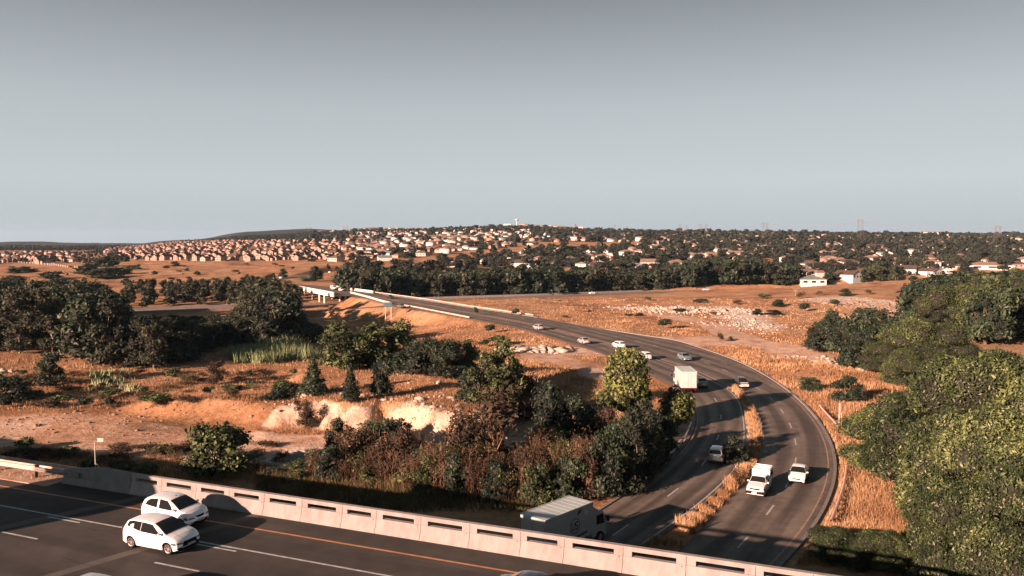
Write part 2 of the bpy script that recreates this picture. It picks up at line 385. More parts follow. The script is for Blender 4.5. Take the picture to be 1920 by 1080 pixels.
def G(px, py):
    d = ray(px, py); k = np.geomspace(30, 14000, 2600)
    X = d[0] * k; Y = d[1] * k; Z = CAMZ + d[2] * k
    H = hfun(X, Y); b = np.nonzero(Z < H)[0]
    if len(b) == 0: return None
    i = b[0]; return (float(X[i]), float(Y[i]), float(H[i]))
def gz(x, y): return float(hfun(np.array([x]), np.array([y]))[0])

# ------------------------------------------------------------------ surface masks
def poly_px(pts): return np.array([P(a, b)[:2] for a, b in pts])
DIRT = [  # traced tracks and clearings: (polyline px, half width in metres)
 ([(-300, 815), (0, 808), (150, 800), (330, 815)], 9.5), ([(330, 815), (450, 835), (600, 850)], 7.5), ([(560, 850), (640, 852)], 4),
 ([(430, 800), (500, 800)], 3),
 ([(1090, 655), (1020, 652), (1000, 668), (1060, 675)], 4.5), ([(1040, 672), (1110, 690), (1140, 705)], 3.4), ([(990, 662), (1100, 662)], 4),
 ([(1210, 634), (1300, 641), (1345, 640)], 7.0), ([(1345, 640), (1400, 640), (1470, 655), (1520, 668)], 5.5), ([(1520, 668), (1600, 683), (1660, 690)], 4),
 ([(1400, 640), (1370, 622), (1335, 605), (1270, 592), (1230, 585)], 5.0), ([(1200, 575), (1260, 573), (1330, 571), (1390, 576)], 7),
 ([(1380, 580), (1420, 600), (1440, 615)], 6), ([(850, 845), (1000, 850), (1130, 830), (1180, 838)], 4.5), ([(985, 800), (1010, 830)], 3),
 ([(1240, 790), (1280, 815), (1270, 845)], 2.8), ([(1245, 765), (1240, 790)], 1.6),
]
DIRT = [(poly_px(a), b) for a, b in DIRT]
RUB = [([(1190, 573), (1260, 575), (1330, 578), (1400, 583)], 9), ([(1370, 590), (1420, 608)], 6), ([(950, 652), (1062, 657)], 2.4), ([(1440, 668), (1500, 671)], 2),
       ([(1560, 560), (1700, 585)], 14), ([(530, 858), (610, 850)], 2), ([(1640, 600), (1700, 600)], 10)]
RUB = [(poly_px(a), b) for a, b in RUB]
def lines_mask(X, Y, LNS, soft=2.0):
    m = np.zeros(X.shape)
    wob = (vnoise(X, Y, 9, 21) - .5) * 5 + (vnoise(X, Y, 3, 22) - .5) * 2.5
    for pl, hw in LNS:
        for i in range(len(pl) - 1):
            a = pl[i]; b = pl[i + 1]; d = b - a; l2 = d @ d + 1e-9
            t = np.clip(((X - a[0]) * d[0] + (Y - a[1]) * d[1]) / l2, 0, 1)
            ds = np.hypot(X - a[0] - t * d[0], Y - a[1] - t * d[1]) + wob * min(1, hw / 6)
            m = np.maximum(m, 1 - sm(hw - soft * .5, hw + soft, ds))
    return m
def road_out(X, Y):
    o = np.full(X.shape, 1e9)
    for c, hw, sl in CLAMPS: o = np.minimum(o, seg_dist(X, Y, c, hw)[0])
    return o
# terrain sheet
th = np.concatenate([np.linspace(-100, -36, 40)[:-1], np.linspace(-36, 36, 520), np.linspace(36, 100, 40)[1:]])
rr = np.concatenate([np.linspace(14, 44, 14)[:-1], 1 / np.linspace(1 / 44, 1 / 260, 290), np.linspace(260, 640, 240)[1:], np.geomspace(640, 14000, 170)[1:]])
TH, RR = np.meshgrid(np.radians(th), rr)
X = RR * np.sin(TH); Y = RR * np.cos(TH); H = hfun(X, Y)
nr, nth = X.shape
idx = np.arange(nr * nth).reshape(nr, nth)
Q = np.stack([idx[:-1, :-1], idx[:-1, 1:], idx[1:, 1:], idx[1:, :-1]], -1).reshape(-1, 4)[:, ::-1]
ter = mesh_np('ground', np.stack([X, Y, H], -1).reshape(-1, 3), Q, [], smooth=True)
tag(ter, kind='structure')
Xf, Yf = X.ravel(), Y.ravel()
dm = lines_mask(Xf, Yf, DIRT); rm = lines_mask(Xf, Yf, RUB)
sdv, al = bank_sd(Xf, Yf); bankm = (1 - sm(.6, 2.8, np.abs(sdv + 1.2) + (vnoise(Xf, Yf, 5, 41) - .45) * 3.0)) * sm(.8, 2.2, al) * (1 - sm(8.6, 9.6, al))
dist = np.hypot(Xf, Yf); dm = dm * (1 - sm(0, 4, sdv) * sm(.0, .5, al) * (al < 7.5) * (sdv < 45)); dm = dm * (1 - .55 * sm(.5, .75, vnoise(Xf, Yf, 14, 61)))
gy = np.gradient(H, axis=0) / np.maximum(np.gradient(RR, axis=0), 1e-6)
for nme, a in (('dirt', np.maximum(dm, bankm)), ('rubble', np.maximum(rm, bankm * .22)), ('wooded', sm(1500, 3000, dist))):
    at = ter.data.attributes.new(nme, 'FLOAT', 'POINT'); at.data.foreach_set('value', a.astype(np.float32))
def ground_mat():
    m = bpy.data.materials.new('dry_ground'); m.use_nodes = True; t = m.node_tree; b = t.nodes['Principled BSDF']; N = t.nodes.new; K = t.links.new
    tcn = N('ShaderNodeTexCoord')
    def noise(s, d=6, r=.6):
        n = N('ShaderNodeTexNoise'); n.inputs['Scale'].default_value = s; n.inputs['Detail'].default_value = d; n.inputs['Roughness'].default_value = r
        K(tcn.outputs['Object'], n.inputs['Vector']); return n.outputs['Fac']
    def ramp(src, stops):
        stops = [(p_, c_ if c_ in ((0, 0, 0), (1, 1, 1)) or c_[0] == c_[1] else kk(c_)) for p_, c_ in stops]
        r = N('ShaderNodeValToRGB'); e = r.color_ramp.elements; e[0].position = stops[0][0]; e[0].color = (*stops[0][1], 1); e[1].position = stops[-1][0]; e[1].color = (*stops[-1][1], 1)
        for p, c in stops[1:-1]: x = e.new(p); x.color = (*c, 1)
        K(src, r.inputs[0]); return r.outputs[0]
    def mixc(f, a, bb):
        x = N('ShaderNodeMix'); x.data_type = 'RGBA'; K(f, x.inputs['Factor']); K(a, x.inputs['A']); K(bb, x.inputs['B']); return x.outputs['Result']
    def attr(n): a = N('ShaderNodeAttribute'); a.attribute_name = n; return a.outputs['Fac']
    def math_(op, a, bb):
        x = N('ShaderNodeMath'); x.operation = op; x.use_clamp = True
        for i, q in enumerate((a, bb)):
            if isinstance(q, (int, float)): x.inputs[i].default_value = q
            else: K(q, x.inputs[i])
        return x.outputs[0]
    grass = ramp(noise(.05, 8, .68), [(.30, (.20, .095, .055)), (.41, (.50, .215, .105)), (.55, (.72, .33, .175)), (.72, (.90, .49, .30))])
    fine = ramp(noise(1.1, 6, .7), [(.3, (.35, .35, .35)), (.6, (1.0, 1.0, 1.0))])
    gm = N('ShaderNodeMix'); gm.data_type = 'RGBA'; gm.blend_type = 'MULTIPLY'; gm.inputs['Factor'].default_value = .75; K(grass, gm.inputs['A']); K(fine, gm.inputs['B'])
    scrub = ramp(noise(.035, 10, .78), [(.53, (0, 0, 0)), (.64, (1, 1, 1))])
    dk = N('ShaderNodeRGB'); dk.outputs[0].default_value = (.045, .036, .022, 1)
    straw = N('ShaderNodeRGB'); straw.outputs[0].default_value = (.24, .20, .13, 1)
    g1 = mixc(ramp(noise(.013, 5, .6), [(.48, (0, 0, 0)), (.75, (1, 1, 1))]), gm.outputs['Result'], straw.outputs[0])
    g2 = mixc(math_('MULTIPLY', scrub, .8), g1, dk.outputs[0])
    dirt = ramp(noise(.3, 8, .7), [(.32, (.38, .18, .11)), (.44, (.66, .36, .25)), (.56, (.80, .48, .35)), (.7, (.92, .60, .46))])
    df = math_('SUBTRACT', math_('ADD', attr('dirt'), math_('MULTIPLY', noise(.5, 6, .7), .6)), .3)
    g3 = mixc(ramp(df, [(.35, (0, 0, 0)), (.6, (1, 1, 1))]), g2, dirt)
    white = ramp(noise(1.4, 4, .6), [(.35, (.50, .32, .25)), (.5, (.90, .70, .62)), (.7, (1.1, .95, .88))])
    rf = math_('MULTIPLY', attr('rubble'), ramp(noise(.45, 6, .7), [(.40, (0, 0, 0)), (.52, (1, 1, 1))]))
    g4 = mixc(rf, g3, white)
    wood = ramp(noise(.012, 8, .7), [(.35, (.018, .022, .018)), (.55, (.045, .042, .030)), (.66, (.13, .075, .048))])
    g5 = mixc(attr('wooded'), g4, wood)
    K(g5, b.inputs['Base Color']); b.inputs['Roughness'].default_value = .95; b.inputs['Specular IOR Level'].default_value = .15
    bp = N('ShaderNodeBump'); bp.inputs['Strength'].default_value = .9; bp.inputs['Distance'].default_value = .35; K(noise(1.2, 8, .7), bp.inputs['Height']); K(bp.outputs[0], b.inputs['Normal'])
    return m
ter.data.materials.append(ground_mat())
# ground behind and beside the viewpoint
bk = MB(); bk.add([(-9000, -9000, -.9), (9000, -9000, -.9), (9000, -1, -.9), (-9000, -1, -.9)], [(0, 1, 2, 3)])
tag(bk.build('ground', ter.data.materials[0]), kind='structure')
# ------------------------------------------------------------------ roads
def asphalt(name, c1, c2, tracks=.25, along=.04):
    c1 = kk(c1); c2 = kk(c2)
    m = bpy.data.materials.new(name); m.use_nodes = True; t = m.node_tree; b = t.nodes['Principled BSDF']; N = t.nodes.new; K = t.links.new
    a = N('ShaderNodeAttribute'); a.attribute_name = 'lane'; s = N('ShaderNodeSeparateXYZ'); K(a.outputs['Vector'], s.inputs[0])
    n = N('ShaderNodeTexNoise'); n.inputs['Scale'].default_value = .8; n.inputs['Detail'].default_value = 8; tcn = N('ShaderNodeTexCoord'); K(tcn.outputs['Object'], n.inputs['Vector'])
    r = N('ShaderNodeValToRGB'); r.color_ramp.elements[0].position = .35; r.color_ramp.elements[1].position = .65
    r.color_ramp.elements[0].color = (*c2, 1); r.color_ramp.elements[1].color = (*c1, 1); K(n.outputs['Fac'], r.inputs[0])
    sn = N('ShaderNodeMath'); sn.operation = 'SINE'; ml = N('ShaderNodeMath'); ml.operation = 'MULTIPLY'; ml.inputs[1].default_value = 2 * math.pi / 3.6
    K(s.outputs['X'], ml.inputs[0]); K(ml.outputs[0], sn.inputs[0])
    mp = N('ShaderNodeMapping'); mp.inputs['Scale'].default_value = (1.0, along, 1); K(a.outputs['Vector'], mp.inputs[0])
    n2 = N('ShaderNodeTexNoise'); n2.inputs['Scale'].default_value = .9; n2.inputs['Detail'].default_value = 5; K(mp.outputs[0], n2.inputs['Vector'])
    ad = N('ShaderNodeMath'); ad.operation = 'MULTIPLY_ADD'; ad.inputs[1].default_value = .18; K(sn.outputs[0], ad.inputs[0]); K(n2.outputs['Fac'], ad.inputs[2])
    r2 = N('ShaderNodeValToRGB'); r2.color_ramp.elements[0].position = .3; r2.color_ramp.elements[1].position = .68
    v = 1 - tracks; r2.color_ramp.elements[0].color = (v, v, v * 1.02, 1); r2.color_ramp.elements[1].color = (1.12, 1.1, 1.08, 1); K(ad.outputs[0], r2.inputs[0])
    x = N('ShaderNodeMix'); x.data_type = 'RGBA'; x.blend_type = 'MULTIPLY'; x.inputs['Factor'].default_value = 1; K(r.outputs[0], x.inputs['A']); K(r2.outputs[0], x.inputs['B'])
    vo = N('ShaderNodeTexNoise'); vo.inputs['Scale'].default_value = .11; vo.inputs['Detail'].default_value = 10; vo.inputs['Roughness'].default_value = .75; K(tcn.outputs['Object'], vo.inputs['Vector'])
    r4 = N('ShaderNodeValToRGB'); r4.color_ramp.elements[0].position = .38; r4.color_ramp.elements[1].position = .62; r4.color_ramp.elements[0].color = (.72, .72, .74, 1); r4.color_ramp.elements[1].color = (1.12, 1.1, 1.08, 1); K(vo.outputs['Fac'], r4.inputs[0])
    x2 = N('ShaderNodeMix'); x2.data_type = 'RGBA'; x2.blend_type = 'MULTIPLY'; x2.inputs['Factor'].default_value = 1; K(x.outputs['Result'], x2.inputs['A']); K(r4.outputs[0], x2.inputs['B']); x = x2
    K(x.outputs['Result'], b.inputs['Base Color']); b.inputs['Roughness'].default_value = .82; b.inputs['Specular IOR Level'].default_value = .25
    bp = N('ShaderNodeBump'); bp.inputs['Strength'].default_value = .25; bp.inputs['Distance'].default_value = .02
    n3 = N('ShaderNodeTexNoise'); n3.inputs['Scale'].default_value = 25; K(tcn.outputs['Object'], n3.inputs['Vector']); K(n3.outputs['Fac'], bp.inputs['Height']); K(bp.outputs[0], b.inputs['Normal'])
    return m
M['asph'] = asphalt('asphalt', (.235, .172, .146), (.18, .132, .113), .5)
M['asph_hw'] = asphalt('asphalt_dark', (.080, .064, .060), (.062, .050, .047), .25)
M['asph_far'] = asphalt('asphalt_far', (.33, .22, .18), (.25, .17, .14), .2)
def ribbon(name, L_, R_, m, dz=0.0, cols=8, wide=0.0):
    n = max(len(L_), 160); a = resample(L_, n); b = resample(R_, n)
    # match points across: nearest progress
    u = np.linspace(0, 1, cols + 1); G_ = a[:, None, :] * (1 - u[None, :, None]) + b[:, None, :] * u[None, :, None]
    G_[:, :, 2] += dz; wdt = np.linalg.norm(a - b, axis=1); s = np.r_[0, np.cumsum(np.linalg.norm(np.diff((a + b) / 2, axis=0), axis=1))]
    idx = np.arange(n * (cols + 1)).reshape(n, cols + 1)
    Q = np.stack([idx[:-1, :-1], idx[:-1, 1:], idx[1:, 1:], idx[1:, :-1]], -1).reshape(-1, 4)
    o = mesh_np(name, G_.reshape(-1, 3), Q, m, smooth=True)
    at = o.data.attributes.new('lane', 'FLOAT_VECTOR', 'POINT')
    vv = np.zeros((n, cols + 1, 3), np.float32); vv[:, :, 0] = u[None, :] * wdt[:, None]; vv[:, :, 1] = s[:, None]; at.data.foreach_set('vector', vv.ravel())
    tag(o, kind='structure'); return o
def off(pl, d):
    t = np.gradient(pl[:, :2], axis=0); t /= np.linalg.norm(t, axis=1)[:, None] + 1e-9
    q = pl.copy(); q[:, 0] += t[:, 1] * d; q[:, 1] -= t[:, 0] * d; return q
ribbon('road', AL, AR, M['asph'], 0.0)
ribbon('road', BL, BR, M['asph'], 0.004)
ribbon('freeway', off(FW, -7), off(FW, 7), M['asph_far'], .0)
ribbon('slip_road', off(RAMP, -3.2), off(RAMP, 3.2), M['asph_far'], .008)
ribbon('road', off(LOOP, -4.5), off(LOOP, 4.5), M['asph'], .004)
def strip_line(pl, wd, dz, m, s0=0, s1=1, dash=None, name='road_marking', join=None):
    """a painted line lying along a polyline; dash = (length, gap)"""
    n = 400; q = resample(pl, n); s = np.r_[0, np.cumsum(np.linalg.norm(np.diff(q, axis=0), axis=1))]; tot = s[-1]
    spans = [(s0 * tot, s1 * tot)] if not dash else [(a, min(a + dash[0], s1 * tot)) for a in np.arange(s0 * tot, s1 * tot, dash[0] + dash[1])]
    mb = join or MB()
    for a, b in spans:
        k = max(2, int((b - a) / 2.5) + 1); ss = np.linspace(a, b, k)
        c = np.stack([np.interp(ss, s, q[:, i]) for i in range(3)], 1)
        if len(c) < 2 or b - a < .2: continue
        l = off(c, -wd / 2); r = off(c, wd / 2); l[:, 2] += dz; r[:, 2] += dz
        mb.grid([[tuple(l[i]), tuple(r[i])] for i in range(len(c))])
    if join: return mb
    return tag(mb.build(name, m), kind='structure')
def between(a, b, u):
    n = 200; a = resample(a, n); b = resample(b, n); return a * (1 - u) + b * u
strip_line(between(AL, AR, .5), .16, .010, M['paint_line'], .04, .97, (3, 6), 'lane_dashes')
strip_line(between(AL, AR, .75), .12, .010, M['paint_line'], .40, .75, (3, 9), 'lane_dashes')
strip_line(between(AL, AR, .93), .14, .010, M['faded_line'], .02, .5, None, 'edge_line')
strip_line(between(AL, AR, .97), .18, .010, M['paint_line'], .5, .97, None, 'edge_line')
strip_line(between(AL, AR, .02), .18, .010, M['paint_line'], .25, .97, None, 'edge_line')
strip_line(between(BL, BR, .5), .16, .014, M['paint_line'], .04, .97, (3, 9), 'lane_dashes')
strip_line(between(BL, BR, .93), .15, .014, M['paint_line'], .10, .97, None, 'edge_line')
strip_line(between(BL, BR, .04), .15, .014, M['faded_line'], .25, .97, None, 'edge_line')
strip_line(off(FW, -5.8), .5, .012, M['white_conc'], name='edge_line'); strip_line(off(FW, 5.8), .25, .012, M['paint_line'], name='edge_line')
strip_line(off(FW, 0), 1.2, .016, M['faded_line'], name='median_strip')
# gore surface between the two carriageways, kerbs
gl = PL([(1397, 779), (1399, 775), (1390, 745), (1384, 738)]); gr = PL([(1421, 779), (1419, 776), (1404, 752), (1388, 738)])
ribbon('gore_surface', off(resample(gl, 20), -.3), off(resample(gr, 20), .3), M['asph_far'], .008, 3)
def kerb(pl, s0, s1, wd=.32, h=.13, m=None, name='kerb'):
    n = 200; q = resample(pl, n)[int(s0 * (n - 1)):int(s1 * (n - 1)) + 1]; a = off(q, -wd / 2); b = off(q, wd / 2); mb = MB()
    up = np.array([0, 0, h]); dn = np.array([0, 0, -.15])
    mb.grid([[tuple(a[i] + dn), tuple(a[i] + up), tuple(b[i] + up), tuple(b[i] + dn)] for i in range(len(q))])
    return tag(mb.build(name, m or M['concrete']), kind='structure')
kerb(off(AR, .15), .28, .565); kerb(off(AR, .2), .66, .97); kerb(off(BR, .1), .22, .33); kerb(off(BL, -.2), .10, .36, .3, .1, M['concrete_dark'])
kerb(off(AR, .15), .02, .29, .3, .08, M['concrete_dark'])
# ------------------------------------------------------------------ the highway in the foreground
def hstrip(name, n0, n1, t0, t1, z, m, kind='structure'):
    mb = MB(); k = max(1, int((t1 - t0) / 20)); ts = np.linspace(t0, t1, k + 1)
    mb.grid([[HP(n0, t, z), HP(n1, t, z)] for t in ts]); return mb
hw = MB(); ts = np.linspace(-260, 160, 60); ns = np.linspace(C0 - 27, C0 + .35, 9)
GV = np.array([[HP(n, t, 0) for n in ns] for t in ts]); nn = len(ns)
idx = np.arange(GV.shape[0] * nn).reshape(-1, nn)
Q = np.stack([idx[:-1, :-1], idx[:-1, 1:], idx[1:, 1:], idx[1:, :-1]], -1).reshape(-1, 4)
o = mesh_np('highway', GV.reshape(-1, 3), Q, M['asph_hw']); tag(o, kind='structure')
at = o.data.attributes.new('lane', 'FLOAT_VECTOR', 'POINT'); vv = np.zeros((len(ts), nn, 3), np.float32); vv[:, :, 0] = ns[None]; vv[:, :, 1] = ts[:, None]; at.data.foreach_set('vector', vv.ravel())
def hmark(name, n, wd, t0, t1, m, z=.006):
    a = hstrip(name, n - wd / 2, n + wd / 2, t0, t1, z, m); return a
n_or = np.mean([nt_of(480, 993)[0], nt_of(700, 1031)[0], nt_of(240, 948)[0]])
n_wh = np.mean([nt_of(480, 1035)[0], nt_of(700, 1076)[0], nt_of(190, 981)[0]])
d1 = nt_of(5, 996), nt_of(58, 1006); d2 = nt_of(287, 1056), nt_of(355, 1070)
print('orange', n_or, 'white', n_wh, 'dash', d1, d2)
tag(hmark('', n_or, .17, -260, 160, None).build('edge_line', M['orange_line']), kind='structure')
tag(hmark('', n_wh, .15, -260, 160, None).build('lane_line', M['paint_line']), kind='structure')
per = d2[0][1] - d1[0][1]; per = per / max(1, round(per / 12)); ln = 3.0; nd = (d1[0][0] + d2[0][0]) / 2
mb = MB(); mb2 = MB()
for k in range(-14, 12):
    t0 = d2[0][1] + k * per
    mb.grid([[HP(nd - .07, t, .006), HP(nd + .07, t, .006)] for t in (t0, t0 + ln)])
    mb.grid([[HP(nd - 3.7, t, .006), HP(nd - 3.56, t, .006)] for t in (t0, t0 + ln)])
    mb2.grid([[HP(n_wh - .42, t, .006), HP(n_wh - .28, t, .006)] for t in (t0 + .2, t0 + 2.9)])
tag(mb.build('lane_dashes', M['paint_line']), kind='structure'); tag(mb2.build('lane_dashes', M['paint_line']), kind='structure')
# skewed joint bands across the carriageway (paler resurfacing strips)
M['seam'] = mat('seam_asphalt', (.105, .082, .070), .85, col2=(.08, .065, .058), nscale=1.5)
for (a, b, wd) in (((0, 990), (240, 938), .42), ((372, 998), (480, 966), .34)):
    p = nt_of(*a); q = nt_of(*b); d = np.array([q[0] - p[0], q[1] - p[1]]); d /= np.linalg.norm(d); nrm = np.array([-d[1], d[0]])
    k0 = -12 / abs(d[0]); A_ = np.array(p) + d * 0; e0 = A_ + d * ((C0 - 26 - A_[0]) / d[0]); e1 = A_ + d * ((C0 - .05 - A_[0]) / d[0])
    mb = MB(); mb.add([HP(*(e0 - nrm * wd), .003), HP(*(e0 + nrm * wd), .003), HP(*(e1 + nrm * wd), .003), HP(*(e1 - nrm * wd), .003)], [(0, 1, 2, 3)])
    tag(mb.build('repair_strip', M['seam']), kind='structure')
M['crack'] = mat('crack_sealant', (.022, .020, .020), .6, noise=.3)
for (t0_, n0_, L__, sl) in ((-44, 33.2, 9, .02), (-38, 29.6, 7, -.05), (-33, 35.6, 12, .03), (-25, 32.0, 6, .6), (-22, 36.2, 14, -.02), (-14, 34.9, 8, .04), (-29, 30.4, 5, -.7), (-18, 33.2, 4, .8)):
    k_ = int(L__ * 3); ts_ = np.linspace(0, L__, k_); wv = np.cumsum(rng.normal(size=k_)) * .035; mb = MB()
    mb.grid([[HP(n0_ + sl * a_ + w_ - .018, t0_ + a_, .0045), HP(n0_ + sl * a_ + w_ + .018, t0_ + a_, .0045)] for a_, w_ in zip(ts_, wv)]); tag(mb.build('sealed_crack', M['crack']), kind='structure')
# bridge deck, piers, abutments
br = empty('highway_bridge', HP(C0 - 12, (GAP0 + GAP1) / 2, 0)); tag(br, 'concrete highway bridge carrying the dark road over the curving lower road', 'bridge')
def wpart(mb, name, m, root, smooth=False):
    o = mb.build(name, m, root, smooth); o.matrix_parent_inverse = Matrix.Translation(-Vector(root.location)) if abs(root.rotation_euler.z) < 1e-6 else Matrix.LocRotScale(root.location, root.rotation_euler, None).inverted(); return o
mb = MB()
def hbox(mb, n0, n1, t0, t1, z0, z1):
    vs = [HP(n, t, z) for z in (z0, z1) for (n, t) in ((n0, t0), (n1, t0), (n1, t1), (n0, t1))]
    return mb.add(vs, [(0, 3, 2, 1), (4, 5, 6, 7), (0, 1, 5, 4), (1, 2, 6, 5), (2, 3, 7, 6), (3, 0, 4, 7)])
hbox(mb, C0 - 26.5, C0 + .34, GAP0 - 3, GAP1 + 3, -1.3, -.02); wpart(mb, 'deck', M['concrete_dark'], br)
for t in (GAP0 - 2, GAP1 + 2, -14):
    mb = MB(); hbox(mb, C0 - 26, C0 - .3, t - .5, t + .5, -9.5, -1.31); wpart(mb, 'pier', M['concrete_dark'], br)
# parapet with slots: joints measured along the wall at its top edge
def t_at(px, py, z=1.40):
    """where the view ray through px,py crosses the wall plane n = C0"""
    d = ray(px, py); k = C0 / (d[0] * HN[0] + d[1] * HN[1]); return float((d[0] * HT[0] + d[1] * HT[1]) * k)
jp = [(297, 893), (362, 903), (424, 913), (490, 922), (561, 935), (637, 946), (701, 955), (785, 967), (877, 981), (973, 994), (1055, 1007), (1166, 1023), (1285, 1041), (1416, 1060), (1525, 1075)]
joints = [t_at(*p) for p in jp]; print('joints', np.round(joints, 2), np.round(np.diff(joints), 2))
joints = [t_at(240, 884)] + joints
while joints[-1] < 60: joints.append(joints[-1] + 2.95)
W0 = t_at(165, 878)
PH = 1.27
par = empty('bridge_parapet', HP(C0, joints[0], 0)); tag(par, 'long slotted concrete parapet wall edging the dark highway', 'parapet wall')
def wall_prof(z):      # inner face offset from C0 (towards the far side is +)
    return float(np.interp(z, [0, .12, .42, .44, .84, PH], [0, .02, .17, .18, .235, .27]))
def wall_piece(t0, t1, z0, z1, mb, n_in=None, bk=.50):
    zs = [z0] + [z for z in (.12, .43) if z0 < z < z1] + [z1]
    poly = [(wall_prof(z), z) for z in zs] + [(bk, z1), (bk, z0)]
    vs = [HP(C0 + a, t0, z) for a, z in poly] + [HP(C0 + a, t1, z) for a, z in poly]; n = len(poly)
    mb.add(vs, [tuple(range(n)), tuple(range(2 * n - 1, n - 1, -1))] + [(i, n + i, n + (i + 1) % n, (i + 1) % n) for i in range(n)])
for i in range(len(joints) - 1):
    a, b = joints[i] + .012, joints[i + 1] - .012; Lg = b - a; mb = MB()
    wall_piece(a, b, -.35, .81, mb)
    mb2 = MB()
    s0, s1 = a + .14 * Lg, b - .15 * Lg
    hbox(mb, C0 + .262, C0 + .495, a, s0, .812, 1.08); hbox(mb, C0 + .262, C0 + .495, s1, b, .812, 1.08)
    wall_piece(a, b, 1.082, PH, mb)
    hbox(mb, C0 + .245, C0 + .52, a - .012, b + .012, PH, PH + .045)
    pn = wpart(mb, 'panel', M['concrete'], par)
    mb = MB(); hbox(mb, C0 + wall_prof(.8) - .012, C0 + .4, b - .22, b - .15, .62, .75); wpart(mb, 'drain_slot', M['trim'], par)
# transition block at the left end of the parapet
tb = MB(); n0 = .0
for (ta, tb_, z1a, z1b) in ((W0 - 2.6, W0 + 1.0, .95, 1.38), (W0 + 1.0, joints[0] - .02, 1.38, 1.30)):
    poly = lambda z1: [(0, -.35), (0.03, .12), (.17, .43), (.25, z1), (.6, z1), (.6, -.35)]
    vs = [HP(C0 + a_, ta, z_) for a_, z_ in poly(z1a)] + [HP(C0 + a_, tb_, z_) for a_, z_ in poly(z1b)]
    tb.add(vs, [tuple(range(6)), tuple(range(11, 5, -1))] + [(i, 6 + i, 6 + (i + 1) % 6, (i + 1) % 6) for i in range(6)])
o = tb.build('concrete_end_block', M['concrete_dark']); tag(o, 'solid concrete block ending the parapet beside the steel guardrail', 'end block')
# guardrail on the left
gr_ = empty('guardrail', HP(C0 + .1, W0 - 2, 0)); tag(gr_, 'pale steel guardrail on short posts along the left highway verge', 'guardrail')
def wbeam(t0, t1, z, noff):
    prof = [(0, .16), (-.06, .12), (-.06, .05), (0, .01), (0, -.01), (-.06, -.05), (-.06, -.12), (0, -.16)]
    mb = MB(); mb.grid([[HP(C0 + noff + a, t, z + b) for a, b in prof] for t in (t0, t1)]); return mb
te = W0 - 2.6
tt = te + 1.5
k = 0
while tt > -230:
    t0 = tt - 4.3; wpart(wbeam(t0, tt + .2, .72 + (.02 if k % 2 else 0), .05 + .004 * (k % 2)), 'rail_beam', M['rust'] if k > 0 else M['steel_dark'], gr_); 
    if k < 14: wpart(wbeam(t0, tt + .2, .74, .42), 'rail_beam', M['rust'], gr_)
    mb = MB(); hbox(mb, C0 + .12, C0 + .34, t0 - .08, t0 + .08, -.3, .95); wpart(mb, 'rail_post', M['bark'], gr_)
    tt -= 4.3; k += 1
# verge between highway and guardrail
M['verge'] = mat('verge_concrete', (.56, .36, .28), .9, col2=(.42, .17, .08), nscale=.9, bump=.3)
mb = MB(); hbox(mb, C0 - .9, C0 + 3.2, -240, te - .3, -.1, .05); tag(mb.build('verge', M['verge']), kind='structure')
# small sign on a pole beyond the wall, by the end block
sp0 = P(179, 873, DH - 1.5)
sg = empty('roadside_sign', (sp0[0], sp0[1], gz(sp0[0], sp0[1]) - .1)); tag(sg, 'thin pale pole with a small blank plate behind the concrete end block', 'sign')
top = CAMZ + ray(178, 826)[2] * (sp0[1] / ray(178, 826)[1])
mb = MB(); mb.tube((0, 0, 0), (0, 0, top - sg.location.z), .045, .04); mb.tube((.9, .2, 0), (.1, 0, 1.6), .03); mb.build('pole', M['steel'], sg)
mb = MB(); mb.box((.5, -.05, top - sg.location.z + .05), (.5, .05, .32), bev=.01); mb.build('plate', M['sign_back'], sg)
mb = MB(); mb.box((.22, -.02, top - sg.location.z - .05), (.5, .04, .05)); mb.build('bracket', M['steel_dark'], sg)

